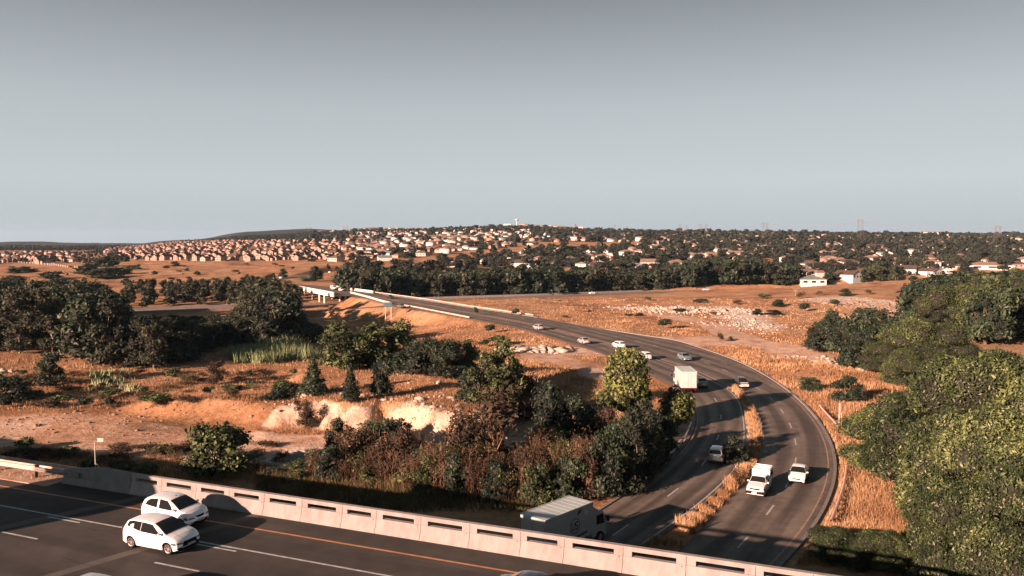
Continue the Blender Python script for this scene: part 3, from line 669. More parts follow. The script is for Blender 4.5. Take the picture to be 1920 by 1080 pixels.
# ------------------------------------------------------------------ vehicles
def spl(pts, n):
    p = np.array(pts, float); s = np.r_[0, np.cumsum(np.hypot(*np.diff(p, axis=0).T))]; q = np.linspace(0, s[-1], n)
    return np.stack([np.interp(q, s, p[:, 0]), np.interp(q, s, p[:, 1])], 1)
SPECS = {
 'hatch': dict(L=3.97, W=1.72, belt=.90, tum=.40, ax=(-1.24, 1.25), rw=.31, top=[(-1.98, .42), (-1.97, .78), (-1.90, 1.0), (-1.80, 1.12), (-1.60, 1.36), (-1.45, 1.42), (-.9, 1.475), (-.2, 1.48), (.15, 1.44), (.5, 1.32), (1.12, .99), (1.5, .90), (1.78, .78), (1.93, .64), (1.985, .42)],
     ws=(.22, 1.10), rg=(-1.83, -1.60), win=[[(-1.46, 1.34), (-1.55, 1.12), (-.60, .97), (-.60, 1.40), (-1.2, 1.395)], [(-.57, 1.40), (-.57, .965), (.80, .93), (.62, 1.05), (.12, 1.36)]]),
 'bubble': dict(L=3.78, W=1.67, belt=.92, tum=.40, ax=(-1.22, 1.22), rw=.29, top=[(-1.89, .42), (-1.88, .80), (-1.80, 1.05), (-1.62, 1.32), (-1.35, 1.46), (-.8, 1.53), (-.2, 1.53), (.2, 1.47), (.55, 1.32), (1.08, 1.03), (1.4, .96), (1.68, .84), (1.82, .66), (1.89, .42)],
     ws=(.25, 1.05), rg=(-1.78, -1.5), win=[[(-1.42, 1.08), (-1.34, 1.27), (-1.10, 1.41), (-.58, 1.46), (-.54, 1.00)], [(-.44, 1.46), (-.40, .99), (.62, .96), (.44, 1.17), (.12, 1.41)]]),
 'sedan': dict(L=4.37, W=1.70, belt=.90, tum=.42, ax=(-1.30, 1.27), rw=.30, top=[(-2.18, .42), (-2.17, .80), (-2.10, 1.0), (-1.75, 1.05), (-1.5, 1.08), (-.95, 1.38), (-.6, 1.45), (-.1, 1.46), (.25, 1.40), (1.08, .98), (1.5, .90), (1.95, .76), (2.12, .60), (2.18, .42)],
     ws=(.28, 1.05), rg=(-1.48, -.95), win=[[(-1.15, 1.10), (-.95, 1.27), (-.60, 1.36), (-.38, 1.37), (-.36, .98)], [(-.30, 1.37), (-.28, .98), (.72, .94), (.55, 1.08), (.12, 1.34)]]),
 'estate': dict(L=4.30, W=1.74, belt=.92, tum=.30, ax=(-1.28, 1.30), rw=.32, top=[(-2.14, .45), (-2.13, .90), (-2.06, 1.10), (-1.88, 1.48), (-1.70, 1.56), (-.9, 1.60), (-.1, 1.59), (.25, 1.53), (1.05, 1.06), (1.5, .98), (1.92, .86), (2.08, .66), (2.14, .45)],
     ws=(.32, 1.02), rg=(-2.05, -1.88), win=[[(-1.75, 1.08), (-1.65, 1.44), (-1.05, 1.47), (-1.05, 1.02)], [(-1.0, 1.02), (-1.0, 1.47), (-.35, 1.47), (-.33, 1.0)], [(-.28, 1.0), (-.28, 1.47), (.12, 1.44), (.55, 1.14), (.68, .99)]]),
 'bakkie': dict(L=4.9, W=1.76, belt=1.02, tum=.30, ax=(-1.45, 1.52), rw=.36, top=[(-2.44, .62), (-2.43, 1.06), (-.6, 1.08), (-.52, 1.60), (-.42, 1.68), (.35, 1.70), (.55, 1.64), (1.1, 1.16), (1.6, 1.10), (2.2, 1.02), (2.38, .90), (2.44, .55)],
     ws=(.58, 1.08), rg=None, win=[[(-.35, 1.10), (-.35, 1.52), (.42, 1.53), (.75, 1.24), (.85, 1.08)]]),
}
def make_car(spec, paint, name='car', detail=2, roofmat=None, plate=True):
    S = SPECS[spec]; Ln, W, belt, tum = S['L'], S['W'] / 2, S['belt'], S['tum']; tp = np.array(S['top']); l2 = Ln / 2
    xs = np.unique(np.round(np.r_[spl(S['top'], 46 if detail > 1 else 30)[:, 0], [a + d for a in S['ax'] for d in (-.37, -.33, -.25, -.12, 0, .12, .25, .33, .37)]], 3))
    xs = xs[np.r_[True, np.diff(xs) > .008]]
    zt = lambda x: float(np.interp(x, tp[:, 0], tp[:, 1]))
    Wx = lambda x: W * (1 - .10 * max(0, (abs(x) - .55 * l2) / (.45 * l2)) ** 2.2)
    def zb(x):
        z = .20 + .10 * max(0, (abs(x) - .8 * l2) / (.2 * l2)); R_ = S['rw'] + .055
        for a in S['ax']:
            if abs(x - a) < R_: z = max(z, S['rw'] + math.sqrt(R_ * R_ - (x - a) ** 2))
        return z
    def xo(x, y):
        f = max(0, (abs(x) - .55 * l2) / (.45 * l2)); return -math.copysign(1, x) * .20 * f * f * (abs(y) / W) ** 2.2
    def side_y(x, z):
        be = min(belt, zt(x) - .07); w_ = Wx(x)
        if z <= be: return w_ * (1 - .10 * ((z - .62) / .5) ** 2)
        return w_ * (1 - .10 * ((be - .62) / .5) ** 2) - tum * (z - be)
    def sect(x):
        t = zt(x); b = min(zb(x), t - .05); be = max(b + .02, min(belt, t - .07)); zs = t - .055; pts = []
        for k in range(5): z = b + (be - b) * k / 4; pts.append((side_y(x, z), z))
        for k in (1, 2, 3): z = be + (zs - be) * k / 3; pts.append((side_y(x, max(z, be)), max(z, be)))
        ye = pts[-1][0]
        pts += [(ye * .955, t - .018), (ye * .80, t), (ye * .4, t + .014), (0, t + .018)]
        return pts
    root = empty(name)
    mb = MB(); rows = []
    for x in xs:
        h = sect(x); full = [(y, z) for y, z in h] + [(-y, z) for y, z in h[::-1][1:]]
        rows.append([(x + xo(x, y), y, z) for y, z in full])
    mb.grid(rows)
    for r in (rows[0], rows[-1]):
        mb.add(r, [tuple(range(len(r)))])
    mb.build('body', paint, root, smooth=35)
    fl = MB(); fl.box((0, 0, .30), (Ln * .92, W * 1.5, .2)); 
    for a in S['ax']: fl.box((a, 0, .42), (.8, W * 1.6, .5))
    fl.build('underbody', M['trim'], root)
    def toppatch(nm, x0, x1, m, f0=.93, nx=9, dz=.012):
        g = []
        for x in np.linspace(x0, x1, nx):
            t = zt(x); ye = side_y(x, t - .055); g.append([(x + xo(x, y) , y, t + dz + float(np.interp(abs(y) / ye, [0, .4, .8, .955, 1], [.018, .014, 0, -.018, -.05]))) for y in np.linspace(-ye * f0, ye * f0, 9)])
        MB().grid(g).build(nm, m, root, smooth=60)
    toppatch('windscreen', S['ws'][0] + .02, S['ws'][1], M['glass'])
    if S['rg']: toppatch('rear_window', S['rg'][0], S['rg'][1], M['glass'], .86)
    for sgn in (1, -1):
        for wq in S['win']:
            cx = sum(p[0] for p in wq) / len(wq); cz = sum(p[1] for p in wq) / len(wq)
            vs = [(x, sgn * (side_y(x, z) + .010), z) for x, z in wq]
            MB().add(vs, [tuple(range(len(vs)))]).build('side_window', M['glass'], root)
        # mirror
        mx_ = S['ws'][1] - .28; my = side_y(mx_, belt + .05)
        m_ = MB(); m_.box((mx_, sgn * (my + .12), belt + .13), (.13, .20, .14), bev=.04); m_.tube((mx_, sgn * (my - .02), belt + .06), (mx_, sgn * (my + .10), belt + .10), .02, n=6); m_.build('mirror', paint, root)
        # headlight and tail light sit on the body surface
        xf = l2 * .86; g = []
        zl = zt(l2 * .93) - .10
        for x in np.linspace(l2 * .78, l2 * .955, 5):
            row = []
            for z in (zl - .07 * (1 + (x - l2 * .78)), zl + .05):
                z = min(z, zt(x) - .075); row.append((x + xo(x, W) * .9 + .008, sgn * (side_y(x, z) + .026), z))
            g.append(row)
        MB().grid(g).build('headlight', M['lamp'], root)
        hf = MB(); yy = W * .62; xh = l2 * .955
        hf.add([(xh + xo(xh, y) + .055, sgn * y, z) for y, z in ((W * .48, zl - .08), (W * .90, zl - .05), (W * .90, zl + .04), (W * .55, zl + .00))], [(0, 1, 2, 3)]); hf.build('headlight_lens', M['lamp'], root)
        tl = MB(); zt_ = belt - .02; tl.box((-l2 + .15, sgn * (W * .80), zt_ + .06), (.16, .14, .26 if spec != 'sedan' else .14), bev=.03); tl.build('tail_light', M['red'], root)
        if detail > 1:
            for hx in ((-.50, .32) if spec in ('bubble', 'sedan', 'estate') else (-.45,)):
                MB().box((hx, sgn * (side_y(hx, belt - .12) + .012), belt - .12), (.16, .03, .03), bev=.008).build('door_handle', M['trim'] if spec == 'bubble' else paint, root)
            for dx in ((-.52, .92) if spec != 'hatch' else (-.60, .92)):
                pts = [(dx, z) for z in np.linspace(.24, belt, 6)]
                MB().grid([[(x - .007, sgn * (side_y(x, z) + .004), z), (x + .007, sgn * (side_y(x, z) + .004), z)] for x, z in pts]).build('door_gap', M['trim'], root)
    # nose: grille, lower intake, plate
    xe = l2
    def nose(nm, y0, z0, y1, z1, m, d=.035, tp_=None):
        g = []
        for z in (z0, (z0 + z1) / 2, z1):
            xx = float(np.interp(-z, -tp[::-1][:, 1][:5][::-1] if False else [-1.2, -.2], [l2 * .9, l2]))
            # body x at this height on the centreline
            cand = [x for x in np.linspace(l2 * .7, l2, 60) if zt(x) >= z]; xx = max(cand) if cand else l2 * .9
            ym = y0 + (y1 - y0) * (z - z0) / (z1 - z0); g.append([(xx + xo(xx, y) + d, y, z) for y in np.linspace(-ym, ym, 7)])
        MB().grid(g).build(nm, m, root)
    if spec == 'hatch': nose('grille', .50, .44, .40, .66, M['trim']); nose('air_intake', .62, .26, .62, .34, M['trim'])
    elif spec == 'bubble': nose('grille', .20, .60, .34, .70, M['trim']); nose('air_intake', .46, .28, .52, .44, M['trim'])
    elif spec == 'bakkie': nose('grille', .42, .78, .46, .92, M['trim']); MB().box((l2 + .06, 0, .55), (.16, 1.66, .22), bev=.04).build('bumper', M['trim'], root)
    else: nose('grille', .36, .55, .40, .66, M['trim']); nose('air_intake', .50, .27, .56, .42, M['trim'])
    if plate:
        MB().box((l2 + .035 + (.13 if spec == 'bakkie' else 0), 0, .46 if spec != 'bakkie' else .55), (.015, .46, .11)).build('number_plate', M['plate'] if spec in ('bakkie',) else M['sign_back'], root)
        MB().box((-l2 - .012, 0, .72), (.015, .46, .11)).build('number_plate', M['plate'], root)
    for a in S['ax']:
        for sgn in (1, -1):
            r = S['rw']; wc = (a, sgn * (W * .93 - .09), r); ty = MB(); n = 20; prof = [(-.09, r * .62), (-.09, r * .92), (-.06, r), (.06, r), (.09, r * .92), (.095, r * .64)]
            ty.grid([[(wc[0] + rr_ * math.cos(t), wc[1] + sgn * o_, wc[2] + rr_ * math.sin(t)) for o_, rr_ in prof] for t in np.linspace(0, 2 * math.pi, n + 1)])
            wh = ty.build('wheel', M['tyre'], root, smooth=50)
            rm_ = MB(); rm_.tube((wc[0], wc[1] + sgn * .03, wc[2]), (wc[0], wc[1] + sgn * .055, wc[2]), r * .2, n=8)
            for q in range(10 if detail > 1 else 5):
                t = 2 * math.pi * q / (10 if detail > 1 else 5); rm_.tube((wc[0], wc[1] + sgn * .05, wc[2]), (wc[0] + r * .64 * math.cos(t), wc[1] + sgn * .08, wc[2] + r * .64 * math.sin(t)), r * .055, n=4)
            rm_.grid([[(wc[0] + q_ * math.cos(t), wc[1] + sgn * o_, wc[2] + q_ * math.sin(t)) for o_, q_ in ((.10, r * .70), (.09, r * .60))] for t in np.linspace(0, 2 * math.pi, n + 1)])
            rm_.build('rim', M['rim'], wh)
    return root
def at_px(px, py, z, head):
    p = P(px, py, z); return (p[0], p[1], z), head
def put(root, px, py, z, head, dz=.012):
    p = P(px, py, z); root.location = (p[0], p[1], z + dz); root.rotation_euler = (0, 0, head); return root
def heading(pl, px, py, rev=False):
    p = P(px, py, 0); i = int(np.argmin(np.hypot(pl[:, 0] - p[0], pl[:, 1] - p[1]))); i = min(max(i, 1), len(pl) - 2)
    d = pl[i + 1] - pl[i - 1]; a = math.atan2(d[1], d[0]); return a + (math.pi if rev else 0)
HH = math.atan2(HT[1], HT[0])
def hput(root, pxr, pyr, pxf, pyf, off_n):
    """rear and front near-side wheel contacts"""
    a = nt_of(pxr, pyr); b = nt_of(pxf, pyf); root.location = HP((a[0] + b[0]) / 2 + off_n, (a[1] + b[1]) / 2, .012); root.rotation_euler = (0, 0, HH); return root
c = make_car('hatch', M['white'], 'hatchback_car'); hput(c, 241, 1025, 308, 1037, .72); c.scale = (1.06,) * 3; c.location.x += HT[0] * .35; c.location.y += HT[1] * .35
tag(c, 'white three door hatchback nearest the viewer with black mesh grille and multispoke wheels', 'car', 'cars on the highway')
# bonnet creases, fog lamps
for y in (-.42, .42): MB().grid([[(x, y * (1 + .1 * (x - 1.2)) - .012, float(np.interp(x, [1.12, 1.5, 1.78], [.99, .90, .78])) + .024), (x, y * (1 + .1 * (x - 1.2)) + .012, float(np.interp(x, [1.12, 1.5, 1.78], [.99, .90, .78])) + .016)] for x in (1.2, 1.4, 1.6, 1.75)]).build('bonnet_crease', M['silver'], c)
for y in (-1, 1): MB().box((1.83, y * .64, .36), (.16, .26, .10), bev=.03).build('fog_lamp', M['trim'], c)
for p_, s_ in (((.42, -.30, 1.24), (.03, .16, .10)), ((.9, -.3, 1.09), (.03, .1, .05))): pass
c2 = make_car('bubble', M['white'], 'compact_car'); c2.location = HP(c.location.x * HN[0] + c.location.y * HN[1] + 3.15, c.location.x * HT[0] + c.location.y * HT[1] - 2.15, .012); c2.scale = (1.06,) * 3; c2.rotation_euler = (0, 0, HH)
tag(c2, 'white rounded five door hatchback driving between the nearer hatchback and the parapet wall', 'car', 'cars on the highway')
MB().box((.12, 0, 1.52 + .03), (.12, .05, .02)).build('roof_aerial', M['trim'], c2)
c3 = make_car('sedan', M['blackpaint'], 'dark_car'); q = P(1008, 1069, DH + 1.46); c3.location = (q[0], q[1] - .75, DH + .012); c3.rotation_euler = (0, 0, HH)
tag(c3, 'dark car at the bottom edge showing only its glossy roof by the orange line', 'car', 'cars on the highway')
c4 = make_car('hatch', M['silver'], 'silver_car'); q = P(206, 1077, DH + 1.48); c4.location = (q[0], q[1] - .72, DH + .012); c4.rotation_euler = (0, 0, HH)
tag(c4, 'silver car roof just visible at the bottom edge left of the white hatchback', 'car', 'cars on the highway')
# lower road
GRD = 'cars on the curving lower road'
cA = resample((resample(AL, 150) + resample(AR, 150)) / 2, 150); cB = resample((resample(BL, 150) + resample(BR, 150)) / 2, 150)
v = make_car('sedan', M['white'], 'sedan_car'); put(v, 1497, 899, 0, heading(cA, 1497, 899, True)); tag(v, 'white sedan driving towards the viewer beside the canopy pickup', 'car', GRD)
v = make_car('bakkie', M['white'], 'pickup_truck'); put(v, 1424, 921, 0, heading(cA, 1424, 921, True)); tag(v, 'white pickup with a high white canopy and roof rack coming towards the viewer', 'pickup')
cn = MB(); cn.prism([(-2.44, 1.09), (-2.30, 1.98), (-.62, 1.98), (-.50, 1.09)], -.84, .84); cn.build('canopy', M['white'], v)
for s_ in (1, -1): MB().box((-1.5, s_ * .848, 1.55), (1.4, .02, .40), bev=.005).build('canopy_window', M['glass'], v)
for x in (-2.1, -1.5, -.9): MB().tube((x, -.78, 2.08), (x, .78, 2.08), .03, n=6).build('roof_rack_bar', M['white'], v)
MB().tube((-2.2, -.7, 2.08), (-.75, -.7, 2.08), .025, n=6).build('roof_rack_rail', M['steel_dark'], v); MB().tube((-2.2, .7, 2.08), (-.75, .7, 2.08), .025, n=6).build('roof_rack_rail', M['steel_dark'], v)
MB().box((2.53, -.55, .66), (.03, .34, .14), bev=.01).build('headlight', M['lamp'], v); MB().box((2.53, .55, .66), (.03, .34, .14), bev=.01).build('headlight', M['lamp'], v)
v = make_car('estate', M['silver'], 'estate_car'); put(v, 1346, 862, 0, heading(cB, 1346, 862)); tag(v, 'silver estate car seen from behind beside the bush on the median', 'car', GRD)
v = make_car('hatch', M['blackpaint'], 'two_tone_car', 1); put(v, 1391, 725, 0, heading(cA, 1391, 728, True)); tag(v, 'small car with dark roof and sunlit white nose at the end of the truck shadow', 'car', GRD)
MB().box((1.90, 0, .52), (.20, 1.35, .34), bev=.06).build('bumper', M['white'], v); MB().box((1.45, .0, .90), (.5, 1.25, .07), bev=.03).build('bonnet', M['white'], v)
v = make_car('sedan', M['greypaint'], 'dark_car', 1); put(v, 1313, 724, 0, heading(cB, 1313, 724)); tag(v, 'dark car in shade just beyond the white box truck', 'car', GRD)
v = make_car('sedan', M['bluegrey'], 'blue_grey_car', 1); put(v, 1283, 675, 0, heading(cA, 1283, 675, True)); tag(v, 'blue grey car on the far carriageway above the white box truck', 'car', GRD)
v = make_car('estate', M['white'], 'white_car', 1); put(v, 1208, 673, 0, heading(cB, 1208, 673)); tag(v, 'white car half hidden by the round sunlit tree', 'car', GRD)
v = make_car('estate', M['white'], 'white_car', 1); put(v, 1160, 652, 0, heading(cB, 1160, 652)); tag(v, 'bright white estate car just above the round sunlit tree', 'car', GRD)
v = make_car('sedan', M['silver'], 'silver_car', 1); put(v, 1094, 644, 0, heading(cB, 1094, 644)); tag(v, 'silver grey sedan beside the rubble heap on the road edge', 'car', GRD)
v = make_car('estate', M['silver'], 'silver_car', 1); put(v, 1009, 618, 0, heading(cB, 1009, 618)); tag(v, 'tall silver car on the straight beyond the rubble heap', 'car', GRD)
v = make_car('sedan', M['greypaint'], 'dark_car', 1); put(v, 751, 577, 0, heading(cB, 745, 573)); tag(v, 'dark car near the blue road sign', 'car', GRD)
v = make_car('sedan', M['blackpaint'], 'dark_car', 1); put(v, 732, 560, 0, heading(cA, 732, 560, True)); tag(v, 'dark car on the road between the far bridge and the blue sign', 'car', GRD)
v = make_car('sedan', M['white'], 'white_car', 1); put(v, 640, 545.5, 0, heading(cA, 660, 549, True)); tag(v, 'white car on the far bridge beside its white parapet', 'car', GRD)
v = make_car('estate', M['white'], 'white_van', 1); put(v, 626, 543, 0, heading(cA, 660, 549, True)); v.scale = (1.3, 1.1, 1.35); tag(v, 'white van entering the far bridge at its left end', 'van')
for (px, py, lb) in ((558, 524, 'tiny white car on the looping road, left one of the pair'), (570, 522.5, 'tiny white car on the looping road, right one of the pair'), (621, 511.6, 'tiny pale car alone on the looping road behind the lone round tree')):
    v = make_car('sedan', M['white'], 'white_car', 1, plate=False); p = P(px, py, 0); d = LOOP[:, :2] - p[:2]; i = int(np.argmin((d ** 2).sum(1))); i = min(max(i, 1), len(LOOP) - 2); v.location = (LOOP[i, 0], LOOP[i, 1] - 1.5, .02)
    v.rotation_euler = (0, 0, math.atan2(*(LOOP[i + 1] - LOOP[i - 1])[1::-1])); tag(v, lb, 'car', 'cars on the looping road')
for (px, lb) in ((1110, 'white car on the freeway in front of the dark tree belt, left one'), (1320, 'white car on the freeway in front of the dark tree belt, right one')):
    v = make_car('sedan', M['white'], 'white_car', 1, plate=False); d = FW[:, 0] / FW[:, 1] * F + 960; i = int(np.argmin(abs(d - px))); v.location = (FW[i, 0], FW[i, 1] + 2, FZ + .02)
    v.rotation_euler = (0, 0, math.atan2(*(FW[i + 1] - FW[i - 1])[1::-1])); tag(v, lb, 'car', 'cars on the freeway')
# box trucks
def make_truck(wall, roofm, name, Lb=6.6, Hb=2.55, W=2.45, cabm=None):
    root = empty(name); base = 1.02; x0 = -Lb / 2 - 1.0; x1 = x0 + Lb
    mb = MB(); mb.box(((x0 + x1) / 2, 0, base + Hb / 2), (Lb, W, Hb), bev=.03); bx = mb.build('box_body', wall, root)
    mb = MB(); mb.box(((x0 + x1) / 2, 0, base + Hb + .015), (Lb - .02, W - .04, .03))
    for k in range(9): mb.box((x0 + .4 + k * (Lb - .8) / 8, 0, base + Hb + .032), (.03, W - .1, .012))
    mb.build('box_roof', roofm, root)
    for s_ in (1, -1):
        MB().box(((x0 + x1) / 2, s_ * (W / 2 - .03), base + Hb + .03), (Lb, .07, .07)).build('roof_rail', M['boxwhite'], root)
    for s_ in (1, -1):
        d = MB(); d.box((x0 - .02, s_ * W * .235, base + Hb * .46), (.04, W * .44, Hb * .84), bev=.01); dr = d.build('rear_door', wall, root)
        MB().tube((x0 - .06, s_ * W * .10, base + .25), (x0 - .06, s_ * W * .10, base + Hb * .85), .02, n=6).build('door_bar', M['steel'], dr)
    MB().box((x0 - .01, 0, base + Hb - .13), (.08, W, .24), bev=.02).build('rear_header', M['boxwhite'], root)
    MB().box((x0 + .02, 0, base - .06), (.06, W, .22), bev=.01).build('rear_stripe', M['red'], root)
    for s_ in (1, -1): MB().box((x0 - .02, s_ * W * .4, base - .32), (.08, .34, .16), bev=.02).build('tail_light', M['red'], root)
    MB().box(((x0 + x1) / 2 + .6, 0, .80), (Lb + 1.6, .9, .28)).build('chassis', M['trim'], root)
    cx = x1 + .95; cp = [(cx - .90, .62), (cx - .90, 2.35), (cx - .75, 2.55), (cx + .35, 2.55), (cx + .60, 2.40), (cx + .92, 1.45), (cx + .98, .55)]
    MB().prism(cp, -1.08, 1.08).build('cab', cabm or wall, root, smooth=30)
    MB().add([(cx + .60 + .012, -.95, 2.36), (cx + .60 + .012, .95, 2.36), (cx + .90 + .014, .98, 1.50), (cx + .90 + .014, -.98, 1.50)], [(0, 1, 2, 3)]).build('windscreen', M['glass'], root)
    for s_ in (1, -1):
        MB().add([(cx - .35, s_ * 1.09, 1.55), (cx + .72, s_ * 1.09, 1.50), (cx + .48, s_ * 1.09, 2.30), (cx - .35, s_ * 1.09, 2.30)], [(0, 1, 2, 3)]).build('cab_window', M['glass'], root)
        mr = MB(); mr.box((cx + .85, s_ * 1.36, 1.85), (.10, .22, .45), bev=.03); mr.tube((cx + .75, s_ * 1.05, 2.1), (cx + .85, s_ * 1.32, 2.0), .02, n=5); mr.build('mirror', M['trim'], root)
        MB().box((cx + .96, s_ * .8, .85), (.08, .34, .2), bev=.03).build('headlight', M['lamp'], root)
    MB().prism([(cx - .85, 2.56), (cx - .80, 3.1), (cx - .62, 3.1), (cx + .25, 2.56)], -.85, .85).build('wind_deflector', cabm or wall, root)
    for a in (x0 + 1.4, cx + .05):
        for s_ in (1, -1):
            wh = MB(); wh.tube((a, s_ * (W / 2 - .36), .48), (a, s_ * (W / 2 - .05), .48), .48, n=20); ww = wh.build('wheel', M['tyre'], root)
            MB().tube((a, s_ * (W / 2 - .06), .48), (a, s_ * (W / 2 - .03), .48), .27, n=14).build('rim', M['rim'], ww)
    return root, x0, x1, base, Hb, W
tr, x0, x1, base, Hb, W_ = make_truck(M['boxgrey'], M['roofsheet'], 'box_truck', Lb=5.9)
tr.location = (0, 0, .012)
pr = P(1046, 952, 3.6); tr.location = (pr[0], pr[1], .012)
hd1 = math.atan2(P(1130, 940, 3.6)[1] - P(1035, 973, 3.6)[1], P(1130, 940, 3.6)[0] - P(1035, 973, 3.6)[0])
hd1 = math.atan2(P(1116.5, 938.5, 3.6)[1] - P(1031, 972, 3.6)[1], P(1116.5, 938.5, 3.6)[0] - P(1031, 972, 3.6)[0]); tr.rotation_euler = (0, 0, hd1); tr.location.x += math.cos(hd1) * 1.0; tr.location.y += math.sin(hd1) * 1.0
print('truck heading', math.degrees(hd1), 'box length', np.linalg.norm(P(1116.5, 938.5, 3.6) - P(1031, 972, 3.6)), 'width', np.linalg.norm(P(973, 965, 3.6) - P(1031, 972, 3.6)))
tag(tr, 'grey box truck with round lettered emblem in the shade behind the parapet wall', 'truck')
# emblem and lettering on the side that faces the viewer (right-hand side, -y)
sy = -W_ / 2 - .006; lx = x0 + 5.9 * .60; lz = base + 1.25
def sidepts(cx, cz, pts): return [(cx + a, sy, cz + b) for a, b in pts]
rg = MB(); rg.grid([[(lx + r_ * .62 * math.cos(t), sy, lz + r_ * .62 * math.sin(t)) for r_ in (1, .88)] for t in np.linspace(0, 2 * math.pi, 41)]); rg.build('emblem_ring', M['logo'], tr)
def stroke(mb, pts, wd):
    p = np.array(pts, float); n = len(p); t = np.gradient(p, axis=0); t /= np.linalg.norm(t, axis=1)[:, None]; nn_ = np.stack([-t[:, 1], t[:, 0]], 1) * wd / 2
    mb.grid([[(lx + q[0] - s_[0], sy - .003, lz + q[1] - s_[1]), (lx + q[0] + s_[0], sy - .003, lz + q[1] + s_[1])] for q, s_ in zip(p, nn_)])
a_ = np.linspace(math.pi, 2 * math.pi, 12)
lt = MB(); stroke(lt, [(-.36, .30), (-.36, -.05)] + [(-.19 + .17 * math.cos(t), -.10 + .20 * math.sin(t)) for t in a_] + [(-.02, -.05), (-.02, .30)], .11)
lt.build('letter_u', M['logo'], tr)
lt = MB(); stroke(lt, [(.22 + .15 * math.cos(t), .15 + .14 * math.sin(t)) for t in np.linspace(.4, 1.5 * math.pi, 14)] + [(.22 + .15 * math.cos(t), -.14 + .15 * math.sin(t)) for t in np.linspace(.5 * math.pi, -math.pi * .85, 14)], .11)
lt.build('letter_s', M['logo'], tr)
MB().add(sidepts(lx, lz, [(.25, .72), (.80, .95), (.80, 1.22), (.38, 1.08)]), [(0, 1, 2, 3)]).build('emblem_flag', M['logo'], tr)
MB().add(sidepts(lx, lz, [(-.75, -1.06), (1.55, -.92), (1.60, -.74), (-.70, -.88)]), [(0, 1, 2, 3)]).build('emblem_bar', M['logo'], tr)
MB().box((x1 - 1.0, -W_ / 2 - .01, base + 2.05), (.5, .03, .4)).build('side_hatch', M['steel'], tr)
tr2, *_r = make_truck(M['boxwhite'], M['boxwhite'], 'box_truck', Lb=5.6, Hb=2.6)
hd2 = heading(cB, 1287, 738)
rear = P(1292, 740, 0); tr2.location = (rear[0] + math.cos(hd2) * 3.8, rear[1] + math.sin(hd2) * 3.8, .012); tr2.rotation_euler = (0, 0, hd2)
tag(tr2, 'white box truck seen from behind with a red striped tail next to the roadside bush', 'truck')
# ------------------------------------------------------------------ plants: prototypes
def rdir(n):
    v = rng.normal(size=(n, 3)); return v / np.linalg.norm(v, axis=1)[:, None]
def leaves(pos, nrm, size, elong, seedj=.8, cup=0.0):
    n = len(pos); nn = nrm + rng.normal(size=(n, 3)) * seedj; nn /= np.linalg.norm(nn, axis=1)[:, None] + 1e-9
    a = np.cross(nn, rdir(n)); a /= np.linalg.norm(a, axis=1)[:, None] + 1e-9; b = np.cross(nn, a)
    s = (size * rng.uniform(.45, 1.0, n) * (1 + .9 * (rng.random(n) > .8)))[:, None]
    V = np.stack([pos - a * s, pos + b * s * elong + a * s * .1, pos + a * s, pos - b * s * elong + a * s * .1], 1)
    return V.reshape(-1, 3), np.arange(4 * n).reshape(n, 4)
def ico(sub=1):
    import bmesh as _b
    bm = _b.new(); _b.ops.create_icosphere(bm, subdivisions=sub, radius=1); V = np.array([v.co[:] for v in bm.verts]); T_ = np.array([[v.index for v in f.verts] for f in bm.faces]); bm.free(); return V, T_
ICO1 = ico(1); ICO2 = ico(2)
OCT = (np.array([(1, 0, 0), (-1, 0, 0), (0, 1, 0), (0, -1, 0), (0, 0, 1), (0, 0, -1)], float), np.array([(0, 2, 4), (2, 1, 4), (1, 3, 4), (3, 0, 4), (2, 0, 5), (1, 2, 5), (3, 1, 5), (0, 3, 5)]))
def lump(d, k, sd):
    return 1 + k * (np.sin(d[:, 0] * 5 + sd) * np.sin(d[:, 1] * 4.3 + sd * 2.1) + .6 * np.sin(d[:, 2] * 8 + d[:, 0] * 7 + sd * 3) * np.sin(d[:, 1] * 9 + sd))
def make_crown(lobes, n, size, elong=.5, jit=.8, thick=.35, k=.14, core=.72, up=0.0, coresub=ICO1):
    """leaf quads spread through the outer shell of each lobe over an added dark core that blocks light"""
    w = np.array([(l[3] * l[4] + l[3] * l[5] + l[4] * l[5]) for l in lobes]); w = w / w.sum(); VS = []; QS = []; MI = []; base = 0
    for li, l in enumerate(lobes):
        m = max(4, int(n * w[li])); d = rdir(m); d[:, 2] = np.where(d[:, 2] < -.55, -d[:, 2], d[:, 2])
        sd = li * 1.7 + l[0]; rad = lump(d, k, sd) * (1 - thick * rng.random(m) ** 1.7) * (1 + .05 * rng.normal(size=m))
        c = np.array(l[:3]); r = np.array(l[3:6]); p = c + d * rad[:, None] * r
        nr_ = d / r; nr_ /= np.linalg.norm(nr_, axis=1)[:, None]; nr_[:, 2] += up
        V, Q_ = leaves(p, nr_, size, elong, jit); VS.append(V); QS.append(Q_ + base); base += len(V); MI.append(np.zeros(len(Q_), int))
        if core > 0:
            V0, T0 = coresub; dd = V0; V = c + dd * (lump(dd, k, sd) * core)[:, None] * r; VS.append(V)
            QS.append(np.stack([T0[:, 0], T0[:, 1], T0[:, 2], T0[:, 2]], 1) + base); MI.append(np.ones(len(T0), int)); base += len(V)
    return np.vstack(VS), np.vstack(QS), np.concatenate(MI)
